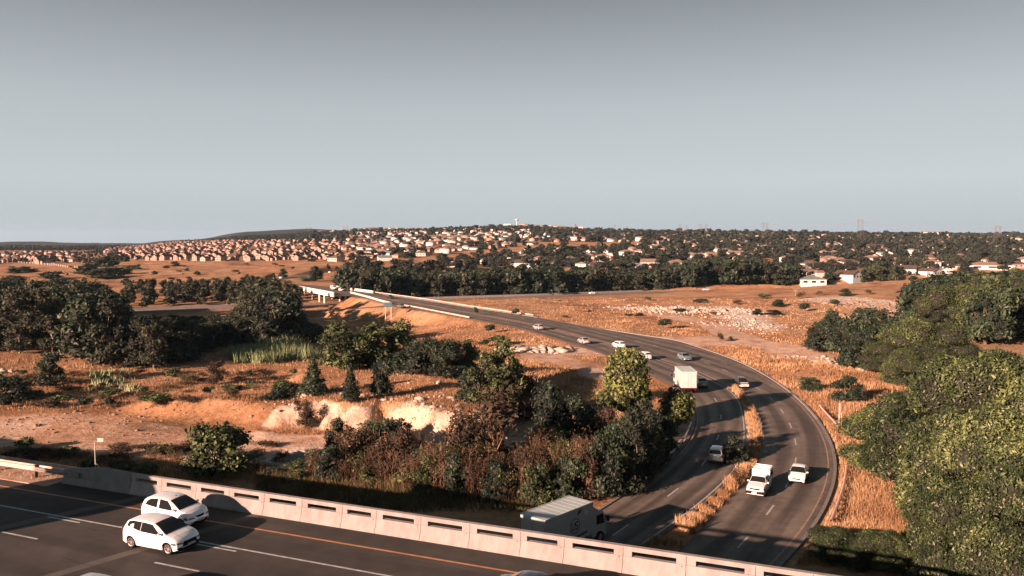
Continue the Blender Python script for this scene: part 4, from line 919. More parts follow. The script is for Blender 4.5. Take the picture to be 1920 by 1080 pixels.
def quadtri_mesh(name, V, Q, MI, mats, parent=None):
    """faces may be quads or degenerate quads (last index repeated = triangle)"""
    tri = Q[:, 2] == Q[:, 3]; me = bpy.data.meshes.new(name)
    ln = np.where(tri, 3, 4); flat = Q.ravel()[np.stack([np.ones(len(Q), bool)] * 3 + [~tri], 1).ravel()]
    me.vertices.add(len(V)); me.vertices.foreach_set('co', V.astype(np.float32).ravel())
    me.loops.add(len(flat)); me.loops.foreach_set('vertex_index', flat.astype(np.int32))
    st = np.r_[0, np.cumsum(ln)[:-1]]; me.polygons.add(len(Q)); me.polygons.foreach_set('loop_start', st.astype(np.int32))
    for m in mats: me.materials.append(m)
    me.polygons.foreach_set('material_index', MI.astype(np.int32)); me.update(calc_edges=True)
    if name is None: return me
    o = bpy.data.objects.new(name, me); col.objects.link(o)
    if parent: o.parent = parent
    return o
def limb(mb, p, q, r0, r1, n=6, bend=.12):
    p = Vector(p); q = Vector(q); m = (p + q) / 2 + Vector((random.uniform(-1, 1), random.uniform(-1, 1), 0)) * (q - p).length * bend
    mb.tube(p, m, r0, (r0 + r1) / 2, n, False); mb.tube(m, q, (r0 + r1) / 2, r1, n, False)
def trunk_mesh(h, r, lobes, root, m, nm='trunk', fork=.35, stems=1):
    mb = MB()
    for s_ in range(stems):
        bx, by = (random.uniform(-.5, .5), random.uniform(-.5, .5)) if stems > 1 else (0, 0)
        f = Vector((bx * 1.4 + random.uniform(-.2, .2) * r * 4, by * 1.4, h * fork)); mb.tube((bx, by, -.6), f, r * 1.25, r * .8, 7, False)
        for l in lobes: limb(mb, f, (l[0], l[1], l[2]), r * .6, r * .15, 5)
    return mb.build(nm, m, root, smooth=60)
PROTO = {}
class PT: pass
def proto(key, name, h, w_, cmat, n, size, elong, lobes, bark='bark', tr=.22, cat='tree', fork=.3, stems=1, core=.72, coresub=ICO1, **kw):
    root = empty(name); tag(root, cat=cat)
    if key[:3] in ('gum', 'dar', 'oli', 'bro', 'tow', 'glo', 'big'):
        rs_ = random.Random(len(key) + ord(key[-1])); ns_ = 5 if key[:3] != 'gum' else 6
        lobes = lobes + [(w_ * .24 * math.cos(q * 6.28 / ns_ + .4), w_ * .24 * math.sin(q * 6.28 / ns_ + .4), h * rs_.uniform(.13, .24), w_ * rs_.uniform(.20, .28), w_ * rs_.uniform(.2, .28), h * rs_.uniform(.13, .2)) for q in range(ns_)]
        n = int(n * 1.3)
    V, Q_, MI = make_crown(lobes, n, size, elong, core=core, coresub=coresub, **kw)
    if core <= 0: MI[:] = 0
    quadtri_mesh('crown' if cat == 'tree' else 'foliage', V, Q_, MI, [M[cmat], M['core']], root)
    trunk_mesh(h, tr, lobes, root, M[bark], 'trunk' if cat == 'tree' else 'stem', fork, stems)
    p = PT(); p.root = root; p.h = h; p.w = w_; p.cat = cat; p.used = False; p.V = V; p.Q = Q_; p.MI = MI; p.mats = [M[cmat], M['core']]; p.name = name; p.tree = None
    PROTO[key] = p; return p
def rl(n, R_, z0, z1, r0, r1, flat=.8, seed=0):
    rs = random.Random(seed); L_ = []
    for i in range(n):
        a = i * 2.4 + rs.random(); q = R_ * math.sqrt((i + .3) / n); z = z0 + (z1 - z0) * rs.random() * (1 - .4 * q / R_) + .15 * (z1 - z0); r = rs.uniform(r0, r1)
        L_.append((q * math.cos(a), q * math.sin(a), z, r, r * rs.uniform(.85, 1.1), r * flat * rs.uniform(.85, 1.15)))
    return L_
for i in range(3):
    proto('gum%d' % i, 'gum_tree', 13, 8.5, 'leaf_gum', 3600, .30, .5, rl(8, 3.1, 5.5, 12.2, 1.2, 2.2, 1.0, i + 3), 'bark_pale', .20, k=.26, thick=.6, fork=.38, core=.5)
    proto('dark%d' % i, 'bushy_tree', 7, 7, 'leaf_dark', 4200, .22, .5, rl(10, 2.4, 1.5, 6.3, .8, 1.65, 1.0, i + 13), 'bark', .18, k=.26, thick=.6, stems=2, core=.6)
    proto('olive%d' % i, 'leafy_tree', 6, 6, 'leaf_olive', 4200, .21, .5, rl(10, 2.4, 1.2, 5.3, .7, 1.45, .95, i + 23), 'bark', .14, k=.28, thick=.6, stems=2, up=.3, core=.6)
    proto('brown%d' % i, 'dry_tree', 7, 6, 'leaf_brown', 3300, .17, .5, rl(7, 2.2, 2.0, 6.0, 1.1, 1.8, 1.0, i + 33), 'twig', .13, k=.22, thick=.8, stems=3, core=.34)
    proto('town%d' % i, 'garden_tree', 9, 8, 'leaf_far', 620, .62, .6, rl(5, 2.4, 3.0, 7.5, 1.7, 2.6, .85, i + 43), 'bark', .25, k=.18, thick=.4, coresub=OCT)
proto('conifer0', 'conifer_tree', 8, 4.4, 'leaf_dark', 4200, .2, .4, [(0, 0, 1.2 + i * .78, 2.15 * (1 - i / 9.5) + .1, 2.15 * (1 - i / 9.5) + .1, .95) for i in range(9)], 'bark', .18, k=.2, thick=.35)
proto('big0', 'broadleaf_tree', 11, 11.5, 'leaf_big', 56000, .14, .42, rl(10, 3.6, 3.0, 9.0, 2.0, 3.0, .85, 51), 'bark', .35, k=.13, thick=.28, core=.80, coresub=ICO2)
proto('big1', 'broadleaf_tree', 10, 10.5, 'leaf_big', 50000, .14, .42, rl(9, 3.3, 2.6, 8.0, 1.9, 2.9, .9, 52), 'bark', .35, k=.13, thick=.28, core=.80, coresub=ICO2)
proto('bigd', 'broadleaf_tree', 9, 9, 'leaf_olive', 24000, .13, .42, rl(7, 2.9, 2.4, 7.0, 1.9, 2.6, .85, 53), 'bark', .3, k=.12, thick=.28, core=.8, coresub=ICO2)
proto('round0', 'round_tree', 9.6, 6.4, 'leaf_round', 8200, .20, .5, [(0, 0, 6.6, 3.0, 3.0, 2.9), (.5, -.3, 3.9, 2.4, 2.3, 2.1), (-1.0, .3, 5.2, 2.2, 2.3, 2.2), (1.0, .2, 5.4, 2.2, 2.2, 2.3)], 'bark', .2, k=.09, thick=.25, core=.8, coresub=ICO2)
proto('round1', 'round_bush', 4.6, 4.4, 'leaf_round', 4200, .18, .5, [(0, 0, 2.6, 2.1, 2.1, 1.9), (.5, -.4, 1.6, 1.7, 1.7, 1.5)], 'bark', .12, k=.12, thick=.3, core=.8, cat='shrub', coresub=ICO2)
proto('glossy', 'glossy_leaved_tree', 7, 7.6, 'leaf_olive', 3600, .24, .62, rl(8, 2.6, 1.3, 5.4, 1.2, 1.9, .9, 61), 'bark_pale', .16, k=.24, thick=.6, stems=2, core=.55, up=.5)
proto('shrub0', 'shrub', 2, 2.4, 'leaf_dark', 700, .16, .5, rl(3, .6, .7, 1.4, .55, .85, .9, 71), 'bark', .05, cat='shrub', k=.2, thick=.5, core=.6)
proto('shrub1', 'shrub', 2, 2.4, 'leaf_olive', 700, .16, .5, rl(4, .7, .6, 1.4, .5, .8, .9, 72), 'bark', .05, cat='shrub', k=.2, thick=.5, core=.6)
proto('shrub2', 'shrub', 2, 2.4, 'leaf_brown', 900, .10, .5, rl(4, .7, .6, 1.4, .5, .8, .9, 73), 'twig', .04, cat='shrub', k=.2, thick=.9, core=.2, stems=3)
# leafless twiggy shrub
def twiggy(key, name, h, nst, cm='twig', leafn=260, lm='leaf_brown', seed=1, cat='dry shrub'):
    rs = random.Random(seed); root = empty(name); tag(root, cat=cat); mb = MB(); tips = []
    for i in range(nst):
        a = rs.random() * 6.28; t = rs.uniform(.05, .42); b = Vector((rs.uniform(-.6, .6), rs.uniform(-.6, .6), -.1)); L_ = h * rs.uniform(.55, 1.0)
        e = b + Vector((math.cos(a) * t, math.sin(a) * t, 1)).normalized() * L_; m = b.lerp(e, .5) + Vector((rs.uniform(-1, 1), rs.uniform(-1, 1), 0)) * .08 * h
        mb.tube(b, m, .035, .025, 3, False); mb.tube(m, e, .025, .008, 3, False); tips += [m.lerp(e, .5), e]
        for k in range(4):
            s_ = m.lerp(e, rs.random() * .8); q = s_ + Vector((rs.uniform(-1, 1), rs.uniform(-1, 1), rs.uniform(.2, 1.1))) * .22 * h * .6; mb.tube(s_, q, .016, .006, 3, False); tips.append(q)
    mb.build('branches', M[cm], root)
    p_ = np.array([tips[rs.randrange(len(tips))][:] for _ in range(leafn)]) + rng.normal(size=(leafn, 3)) * .14
    V, Q_ = leaves(p_, rdir(leafn), .085, .5); quadtri_mesh('foliage', V, Q_, np.zeros(len(Q_), int), [M[lm]], root)
    p = PT(); p.root = root; p.h = h; p.w = h * .8; p.cat = cat; p.used = False; p.name = name; p.V = V; p.Q = Q_; p.MI = np.zeros(len(Q_), int); p.mats = [M[lm]]; p.tree = None; PROTO[key] = p
twiggy('twig0', 'dry_shrub', 3.2, 34, seed=1, leafn=420); twiggy('twig1', 'dry_shrub', 3.2, 26, seed=2, leafn=650); twiggy('twig2', 'dry_shrub', 3.4, 30, seed=3, leafn=500, lm='leaf_olive')
def deadtree(key, seed):
    rs = random.Random(seed); root = empty('bare_tree'); tag(root, cat='bare tree'); mb = MB()
    def grow(p, d, L_, r, k):
        q = p + d * L_; mb.tube(p, q, r, r * .65, 5, False)
        if k: 
            for _ in range(3): grow(p.lerp(q, rs.uniform(.6, 1)), (d + Vector((rs.uniform(-.7, .7), rs.uniform(-.7, .7), rs.uniform(-.1, .5)))).normalized(), L_ * .62, r * .55, k - 1)
    grow(Vector((0, 0, -.3)), Vector((.12, 0, 1)).normalized(), 4.2, .16, 3); mb.build('trunk', M['bark_pale'], root)
    p = PT(); p.root = root; p.h = 9; p.w = 5; p.cat = 'bare tree'; p.used = False; p.name = 'bare_tree'; p.tree = None; PROTO[key] = p
deadtree('dead0', 4)

SPEC = []       # every plant wanted: (key, x, y, z, sxy, sz, rot, label, group)
def add(key, pos, h, w_=None, label=None, group=None, force=False):
    p = PROTO[key]; sz = h / p.h; sxy = (w_ / p.w) if w_ else sz
    SPEC.append(dict(k=key, p=pos, sxy=sxy, sz=sz, r=random.uniform(0, 6.28), label=label, group=group, force=force, app=h * max(.5, sxy / max(sz, .01)) / math.hypot(pos[0], pos[1])))
def htop(px, py, Y):
    d = ray(px, py); return CAMZ + d[2] * Y / d[1]
def pt(key, px, base, top, wpx, label, group=None, force=True):
    """plant one with its foot seen at (px, base), its tip at the level of row top, wpx wide in the photograph"""
    g = G(px, base)
    if g is None: return
    Y = g[1]; h = htop(px, top, Y) - g[2]; add(key, (g[0], g[1], g[2] - .1), max(.5, h), wpx * Y / F, label, group, force)
ip = lambda xs, ys: (lambda v: float(np.interp(v, xs, ys)))
# --- named, nearby plants
g_c = 'trees and bushes in the hollow behind the parapet'
pt('glossy', 412, 893, 768, 140, 'glossy leaved tree with pale forked stem standing alone behind the parapet at left')
pt('round0', 1175, 812, 652, 96, 'round yellow green sunlit tree beside the road junction')
pt('round1', 1270, 802, 728, 72, 'compact sunlit green bush on the sandy patch below the white box truck')
pt('conifer0', 588, 744, 670, 58, 'dark dense conifer on the edge of the pale bank, leftmost of three')
pt('conifer0', 658, 756, 682, 40, 'narrow dark conifer on the pale bank, middle of three')
pt('dark0', 716, 746, 668, 54, 'dark rounded tree on the pale bank, rightmost of three')
pt('brown1', 572, 800, 750, 40, 'small dark red bush against the foot of the pale bank')
pt('dark1', 97, 724, 655, 62, 'dark leafy tree standing out in the orange grass at far left')
pt('dark2', 25, 752, 704, 110, 'low dark spreading bush at the left edge above the dirt clearing')
pt('brown2', 404, 722, 674, 42, 'brown conical bush in front of the reed bed')
pt('brown0', 922, 893, 722, 150, 'large dark red leafed tree in the middle of the hollow')
pt('brown1', 870, 880, 765, 90, 'thin reddish tree left of the large red leafed tree')
for a in [('olive0', 640, 694, 612, 100), ('olive1', 700, 690, 602, 112), ('olive2', 752, 690, 608, 80), ('dark0', 800, 705, 628, 90), ('dark1', 838, 708, 632, 80), ('olive1', 872, 700, 632, 66), ('dark2', 770, 700, 640, 90)]:
    pt(*a, 'leafy olive and dark tree in the clump left of the rubble heap', 'clump of leafy trees above the pale bank')
for a in [('olive0', 905, 756, 672, 80), ('olive2', 946, 752, 645, 84), ('dark0', 968, 765, 690, 74), ('brown0', 985, 790, 700, 60), ('dark2', 880, 750, 690, 60)]:
    pt(*a, 'tree in the green and russet clump below the rubble heap', 'clump of trees below the rubble heap')
for a in [('dark0', 1032, 838, 712, 96), ('dark1', 1078, 842, 735, 96), ('olive0', 1122, 838, 742, 84), ('dark2', 1172, 872, 770, 104), ('dark0', 1222, 858, 775, 66), ('brown0', 1140, 852, 760, 60), ('dark1', 1205, 812, 720, 60), ('dark0', 1192, 905, 795, 90), ('dark2', 1150, 928, 830, 90), ('dark1', 1216, 882, 780, 66), ('brown0', 1100, 938, 840, 80), ('dark0', 1062, 944, 850, 70), ('olive1', 1010, 945, 862, 70), ('dark1', 1250, 850, 775, 50), ('gum2', 1180, 925, 790, 70), ('gum1', 1205, 905, 755, 74), ('dark0', 1130, 935, 800, 80), ('dark2', 1240, 868, 800, 40)]:
    pt(*a, 'dark green bushy tree in the thicket left of the curving road', 'thicket beside the curving road')
for a in [('dark1', 700, 862, 772, 120), ('brown2', 655, 880, 790, 90), ('brown0', 742, 895, 800, 110), ('dark0', 790, 905, 830, 110), ('brown1', 820, 900, 820, 90), ('dark2', 640, 850, 785, 80), ('olive1', 705, 905, 840, 80), ('dark0', 745, 835, 770, 80), ('dark2', 860, 935, 850, 80), ('olive0', 800, 930, 850, 80), ('dark1', 930, 940, 860, 90), ('brown1', 980, 925, 830, 70), ('dark0', 620, 900, 830, 90), ('olive2', 560, 898, 855, 90), ('dark1', 510, 893, 862, 70)]:
    a = (a[0], a[1], a[2], a[3] + random.uniform(0, 18), a[4] * .85)
    pt(*a, 'scrubby tree in the tangle at the foot of the pale bank', 'scrub below the pale bank')
pt('dark2', 1380, 868, 816, 56, 'dark bush on the grass median beside the silver estate car')
pt('twig0', 1384, 905, 868, 40, 'bare brown shrub at the wide end of the grass median')
pt('shrub2', 1352, 642, 620, 16, 'small upright dark shrub at the mouth of the dirt track')
pt('shrub0', 1243, 616, 595, 34, 'dark green shrub in the grass right of the straight road')
pt('shrub0', 966, 592, 576, 20, 'small round dark shrub left of the road on the open grass')
pt('shrub0', 893, 592, 573, 12, 'little pointed shrub on the grass strip beside the road')
pt('dark0', 1519, 733, 704, 48, 'low dark round bush on the orange verge outside the curve')
pt('dark1', 1590, 752, 702, 72, 'larger dark bush next to the big sunlit tree')
pt('shrub1', 936, 648, 627, 40, 'round olive shrub just left of the rubble heap'); pt('shrub0', 916, 625, 606, 26, 'small dark shrub on the orange verge by the straight road'); pt('shrub0', 908, 650, 634, 28, 'dark shrub left of the round olive shrub')
pt('dark0', 592, 527, 497, 32, 'lone round tree beside the looping road'); pt('dark1', 530, 521, 502, 20, 'small round tree on the grass hillside by the wood')
pt('dead0', 278, 660, 592, 34, 'bare pale forked tree standing against the dark wood', force=True)
pt('dead0', 1492, 556, 530, 16, 'bare thin tree on the grass near the houses')
# right-hand mass of broadleaf trees
for i, (k, px, Y, top, wpx, lb) in enumerate([
    ('big0', 1850, 74, 648, 250, 'huge sunlit broadleaf tree at the right edge, highest of the near mass'),
    ('big1', 1722, 80, 722, 190, 'sunlit broadleaf tree in the middle of the near mass'),
    ('big0', 1662, 86, 755, 150, 'broadleaf tree nearest the curving road'),
    ('big1', 1800, 68, 745, 200, 'broad dark green tree in the centre of the near mass'),
    ('big0', 1900, 60, 760, 240, 'broadleaf tree low at the right edge of the near mass'),
    ('big1', 1785, 58, 860, 150, 'lower broadleaf tree below the centre of the near mass'),
    ('big0', 1850, 54, 880, 210, 'lower broadleaf tree at the bottom right'),
    ('big1', 1820, 50, 950, 150, 'lowest broadleaf tree of the near mass above the bridge end'),
    ('big0', 1900, 48, 960, 200, 'broadleaf tree filling the bottom right corner'),
    ('big1', 1930, 52, 850, 200, 'dark broadleaf tree at the lower right edge'),
    ('big1', 1950, 66, 700, 200, 'broadleaf tree cut by the right edge of the view')]):
    x = (px - 960) / F * Y; z = gz(x, Y); add(k, (x, Y, z - .3), htop(px, top, Y) - z, wpx * Y / F * 1.12, lb, None, True)
for a in [('bigd', 1700, 690, 596, 120), ('bigd', 1660, 700, 640, 100), ('bigd', 1770, 690, 604, 130), ('bigd', 1730, 715, 640, 120), ('bigd', 1690, 722, 655, 80)]:
    pt(*a, 'rounded green tree in the clump just behind the near mass of trees', 'clump behind the near mass')
for a in [('big1', 1562, 1046, 984, 104), ('big0', 1655, 1062, 992, 110), ('big1', 1605, 1060, 1010, 80), ('big0', 1710, 1075, 1015, 90)]:
    pt(*a, 'low leafy green bush at the end of the bridge below the dry grass slope', 'bushes beside the bridge end')
for a in [('dark0', 1535, 660, 600, 66), ('dark1', 1580, 668, 590, 80), ('dark2', 1625, 668, 584, 90), ('dark0', 1670, 672, 590, 80), ('dark1', 1560, 640, 577, 50), ('dark2', 1600, 690, 620, 70), ('dark0', 1650, 640, 575, 80), ('dark1', 1700, 650, 580, 60)]:
    pt(*a, 'dense dark evergreen beside the dirt track end', 'dark evergreens at the end of the dirt track')
# lone bushes over the rubble field
for (px, py, t_, w_) in [(1370, 640, 629, 10), (1460, 575, 560, 30), (1420, 590, 578, 24), (1270, 585, 577, 36), (1310, 568, 559, 40), (1500, 560, 545, 22), (1535, 555, 543, 16), (1585, 555, 540, 26), (1630, 552, 541, 18), (1565, 575, 560, 22), (1505, 585, 566, 26), (1430, 560, 550, 30), (1215, 563, 556, 16), (1340, 590, 583, 26), (1610, 590, 575, 24), (1050, 566, 562, 8), (1105, 585, 580, 8), (1180, 593, 587, 24), (1200, 592, 586, 22), (1060, 596, 590, 14), (1380, 571, 560, 26), (1450, 590, 580, 40)]:
    pt(random.choice(['shrub0', 'shrub1', 'shrub2', 'dark1']), px, py, t_, w_, 'dark shrub scattered over the rubble strewn field', 'shrubs on the rubble strewn field')
# --- thicket of dry shrubs in the hollow
def free(x, y, m=1.0): return float(road_out(np.array([x]), np.array([y]))[0]) > m
n_ = 0
for i in range(900):
    px = random.uniform(560, 1235); by = random.uniform(862, 955)
    if n_ > 130: break
    lo = ip([560, 640, 800, 1235], [900, 905, 940, 950])(px)
    if by > lo or (by < 880 and px < 640): continue
    g = G(px, by)
    if not g or not free(g[0], g[1], 1.0) or g[0] * HN[0] + g[1] * HN[1] < C0 + 8: continue
    n_ += 1; k = random.choice(['twig0', 'twig1', 'twig2', 'twig1', 'shrub2', 'twig0', 'shrub1']); h = random.uniform(2.4, 5.4) if k[0] == 't' else random.uniform(1.2, 2.6)
    add(k, (g[0], g[1], g[2] - .1), h, random.uniform(1.6, 3.4), 'dry brown shrub in the thicket behind the parapet', 'dry shrubs behind the parapet', True)
for i in range(60):
    px = random.uniform(-10, 560); by = random.uniform(838, 892); g = G(px, by)
    if not g or g[0] * HN[0] + g[1] * HN[1] < C0 + 9: continue
    add(random.choice(['shrub2', 'shrub1', 'twig2', 'shrub2']), (g[0], g[1], g[2] - .1), random.uniform(.7, 1.7), random.uniform(1.5, 3.2), 'low dry shrub along the foot of the shaded bank', 'low shrubs along the highway bank', True)
for i in range(150):
    px = random.uniform(-10, 560); by = random.uniform(700, 790); g = G(px, by)
    if not g or float(lines_mask(np.array([g[0]]), np.array([g[1]]), DIRT)[0]) > .3: continue
    add(random.choice(['shrub2', 'shrub1', 'shrub2', 'shrub0', 'twig2']), (g[0], g[1], g[2] - .1), random.uniform(.5, 1.7), random.uniform(1.2, 4.5), 'low brown shrub in the dry grass above the dirt clearing', 'low shrubs above the dirt clearing', True)
# --- woods
def wood(n, pxr, zr, hr, keys, front, topline, label, group, sp_=5.0, wr=(.8, 1.25), out=3.0, extra=None, tries=14):
    N_ = n * tries; pxs = rng.uniform(*pxr, N_); Zs = np.sqrt(rng.uniform(zr[0] ** 2, zr[1] ** 2, N_)); xs_ = (pxs - 960) / F * Zs
    zs = hfun(xs_, Zs); pp = proj(xs_, Zs, zs)[1]; ro = road_out(xs_, Zs); pts = []
    for px, Z, x, z, py_, r_ in zip(pxs.tolist(), Zs.tolist(), xs_.tolist(), zs.tolist(), pp.tolist(), ro.tolist()):
        if len(pts) >= n: break
        if r_ < out or py_ > front(px) or any((x - a) ** 2 + (Z - b) ** 2 < sp_ ** 2 for a, b in pts): continue
        if extra and not extra(px, py_, x, Z): continue
        h = min(random.uniform(*hr), htop(px, topline(px) + random.uniform(0, 12), Z) - z)
        if h < hr[0] * .3: continue
        if h < hr[0] * .7: kk_ = random.choice(['dark0', 'dark1', 'dark2'])
        else: kk_ = random.choice(keys)
        pts.append((x, Z)); add(kk_, (x, Z, z - .2), h, h * PROTO[kk_].w / PROTO[kk_].h * random.uniform(*wr) * (1.3 if h < hr[0] else 1), label, group)
    return len(pts)
tl = ip([-60, 0, 60, 130, 190, 212, 226, 300, 400, 442, 462, 500, 525, 545, 562, 592], [500, 512, 524, 512, 528, 560, 590, 592, 590, 592, 530, 503, 515, 550, 598, 606])
fr = ip([-60, 60, 130, 200, 300, 350, 400, 590], [664, 666, 662, 690, 700, 672, 652, 645])
print('left wood', wood(330, (-50, 582), (150, 325), (9, 16), ['gum0', 'gum1', 'gum2', 'dark0', 'dark2', 'gum0', 'gum1'], fr, tl, 'dark gum tree in the dense wood left of the far bridge', 'trees of the wood at left', 5.2))
print('hollow', wood(120, (215, 592), (150, 275), (5, 9.5), ['dark0', 'dark2', 'gum1', 'dark1'], fr, ip([215, 300, 440, 470, 560, 592], [592, 590, 590, 560, 592, 606]), 'low dark tree in front of the freeway in the left wood', 'low trees of the left wood', 4.2, wr=(1.0, 1.5)))
print('behind fwy', wood(60, (232, 560), (350, 440), (7, 13), ['gum0', 'gum1', 'gum2'], ip([0, 1], [580, 580]), ip([230, 300, 430, 470, 560], [515, 520, 518, 512, 530]), 'gum tree in the row behind the freeway at left', 'trees behind the freeway at left', 7))
tb_ = ip([636, 650, 700, 760, 800, 900, 1000, 1180, 1290, 1330, 1400, 1450, 1520, 1600, 1640, 1720, 1800, 1960], [520, 492, 497, 506, 508, 503, 497, 506, 492, 468, 478, 490, 500, 512, 484, 508, 505, 492])
def behind_fwy(px, py, x, Z):
    i = int(np.argmin(np.hypot(FW[:, 0] - x, FW[:, 1] - Z))); return Z > FW[i, 1] + 8
print('belt', wood(420, (640, 1500), (385, 560), (11, 18), ['gum0', 'gum1', 'gum2', 'dark0', 'dark1', 'dark2'], ip([0, 1], [570, 570]), tb_, 'tall dark tree in the belt behind the freeway', 'tree belt behind the freeway', 6.2, extra=behind_fwy))
print('right', wood(330, (1705, 1990), (180, 520), (7, 14), ['gum0', 'gum1', 'dark0', 'dark1', 'dark2', 'olive0', 'bigd'], ip([1700, 1760, 1990], [600, 648, 660]), ip([1700, 1740, 1800, 1990], [535, 518, 512, 500]), 'bushy tree in the wood along the right edge', 'trees of the wood at right', 6.2))
print('right back', wood(110, (1545, 1720), (400, 560), (8, 14), ['dark0', 'dark1', 'gum1', 'bigd'], ip([0, 1], [541, 541]), tb_, 'rounded dark tree behind the open field near the right', 'trees behind the open field', 8, extra=behind_fwy))
# --- suburb: trees and houses over the far slopes
HSPEC = []
def open_zone(px, py):
    z = 0
    if 215 < px < 660 and py > ip([215, 300, 480, 660], [497, 492, 494, 489])(px) and py < 535: return True
    if 720 <= px <= 1010 and abs(py - ip([720, 860, 1010], [500, 482, 466])(px)) < ip([720, 860, 1010], [9, 10, 6])(px): return True
    if 1000 < px < 1200 and 454 < py < 467: return True
    if px <= 215 and 494 < py < 530: return True
    if 660 <= px < 720 and 488 < py < 505: return True
    return False
def estate(px, py):
    lo = ip([0, 160, 240, 480, 640, 720, 860], [495, 496, 487, 493, 489, 478, 470])(px); up_ = ip([0, 150, 250, 330, 600, 720, 860], [476, 474, 462, 454, 452, 462, 462])(px)
    return -40 < px < 860 and up_ < py < lo
def far_scatter(N_, zr, pxr, fn):
    Z = np.sqrt(rng.uniform(zr[0] ** 2, zr[1] ** 2, N_)); px = rng.uniform(*pxr, N_); x = (px - 960) / F * Z; z = hfun(x, Z); pp = proj(x, Z, z)
    ok = road_out(x, Z) > 4
    for i in range(N_):
        if ok[i]: fn(float(px[i]), float(pp[1][i]), float(x[i]), float(Z[i]), float(z[i]))
occ = {}
def take(x, y, d):
    k = (int(x // d), int(y // d))
    for a in (-1, 0, 1):
        for b in (-1, 0, 1):
            for (u, v) in occ.get((d, k[0] + a, k[1] + b), ()):
                if (u - x) ** 2 + (v - y) ** 2 < d * d: return False
    occ.setdefault((d,) + k, []).append((x, y)); return True
def h_estate(px, py, x, y, z):
    if not estate(px, py) or (140 < px < 200): return
    if px < 140 and random.random() < .25: return
    if float(vnoise(np.array([x]), np.array([y]), 75, 81)[0]) > .70: return
    if take(x, y, 14.5 if px > 200 else 22): HSPEC.append(dict(k=random.choice(['th0', 'th1', 'th2', 'th3']) if px < 640 else random.choice(['hip0', 'hip2', 'hip1']), p=(x, y, z), r=random.choice([-.35, -.3, -.4, 1.2, -.3]) + random.uniform(-.1, .1), s=random.uniform(.66, .84), zone='estate' if px > 200 else 'left'))
far_scatter(9000, (640, 2300), (-40, 860), h_estate)
def h_sub(px, py, x, y, z):
    if open_zone(px, py) or estate(px, py) or px < 600: return
    if py > ip([600, 760, 900, 1200, 1440, 1560, 1990], [495, 500, 506, 513, 520, 532, 518])(px): return
    if take(x, y, 18.5): HSPEC.append(dict(k=random.choice(['hip0', 'hip1', 'hip2', 'hip3', 'gab0', 'gab1', 'whi0']), p=(x, y, z + .3), r=random.uniform(0, 3.14), s=random.uniform(.62, .98), zone='suburb' if y < 1500 else 'town'))
far_scatter(7000, (500, 3400), (600, 2050), h_sub)
HX = {}
for s_ in HSPEC: HX.setdefault((int(s_['p'][0] // 20), int(s_['p'][1] // 20)), []).append(s_['p'])
def near_house(x, y):
    """keep each house clear, and most of the ground on its side towards the camera"""
    for a in (-1, 0, 1):
        for b in (-1, 0, 1, 2):
            for p in HX.get((int(x // 20) + a, int(y // 20) + b), ()):
                dx, dy = x - p[0], y - p[1]
                if dx * dx + dy * dy < 90 or (abs(dx) < 8 and -(11 + y * .012) < dy < 2): return True
    return False
def t_sub(px, py, x, y, z):
    if open_zone(px, py) or px < 560: return
    es = estate(px, py)
    if es and random.random() < .45: return
    if 655 < px < 1000 and 437 < py < 462 and random.random() < .9: return
    if near_house(x, y) and random.random() < .84: return
    if not take(x + 5e4, y, 8.5 if y < 1300 else 11): return
    h = random.uniform(4.5, 10) * (.6 if es else 1)
    if not es and random.random() < .06: h *= 1.5
    add(random.choice(['town0', 'town1', 'town2']), (x, y, z - .2), h, h * random.uniform(.8, 1.3), 'dark garden tree among the houses of the suburb', 'garden trees of the suburb')
far_scatter(26000, (540, 2600), (560, 2060), t_sub)
def t_left(px, py, x, y, z):
    es = estate(px, py)
    if open_zone(px, py) or (es and px > 205 and random.random() < .5): return
    if (px < 220 and py > 478) or es or py < 470 or 200 < px < 240:
        if take(x + 5e4, y, 9.5): add(random.choice(['town0', 'town1', 'town2']), (x, y, z - .2), random.uniform(4, 8) * (.62 if es else 1), None, 'dark tree around the houses on the left skyline', 'trees of the left hillside')
far_scatter(7000, (560, 2600), (-60, 640), t_left)
for i in range(70):
    px = random.uniform(20, 1000); py = random.uniform(486, 532) if px < 640 else random.uniform(470, 500)
    if open_zone(px, py): pt(random.choice(['shrub0', 'shrub1', 'dark1', 'shrub2']), px, py, py - random.uniform(3, 8), random.uniform(5, 22), 'small scrub bush dotted over the open orange slopes', 'bushes on the open slopes', False)
for (px, py, t_, w_) in [(40, 512, 500, 60), (95, 522, 508, 50), (170, 515, 492, 60), (200, 522, 500, 70), (225, 515, 500, 50), (330, 500, 490, 22), (290, 515, 507, 14), (350, 508, 502, 10), (255, 505, 497, 24), (200, 500, 480, 50), (20, 540, 515, 80), (75, 545, 525, 60), (120, 540, 520, 50), (370, 515, 508, 14), (312, 503, 497, 16), (865, 490, 474, 24), (900, 478, 462, 18), (925, 474, 460, 16), (830, 484, 474, 26), (1125, 473, 452, 26), (1060, 480, 458, 40), (990, 485, 460, 30), (1015, 487, 468, 20), (616, 505, 495, 9), (632, 507, 499, 8), (770, 496, 482, 14)]:
    pt(random.choice(['dark0', 'dark1', 'dark2']), px, py, t_, w_, 'dark clump of bush on the open orange slopes', 'bushes on the open slopes', False)

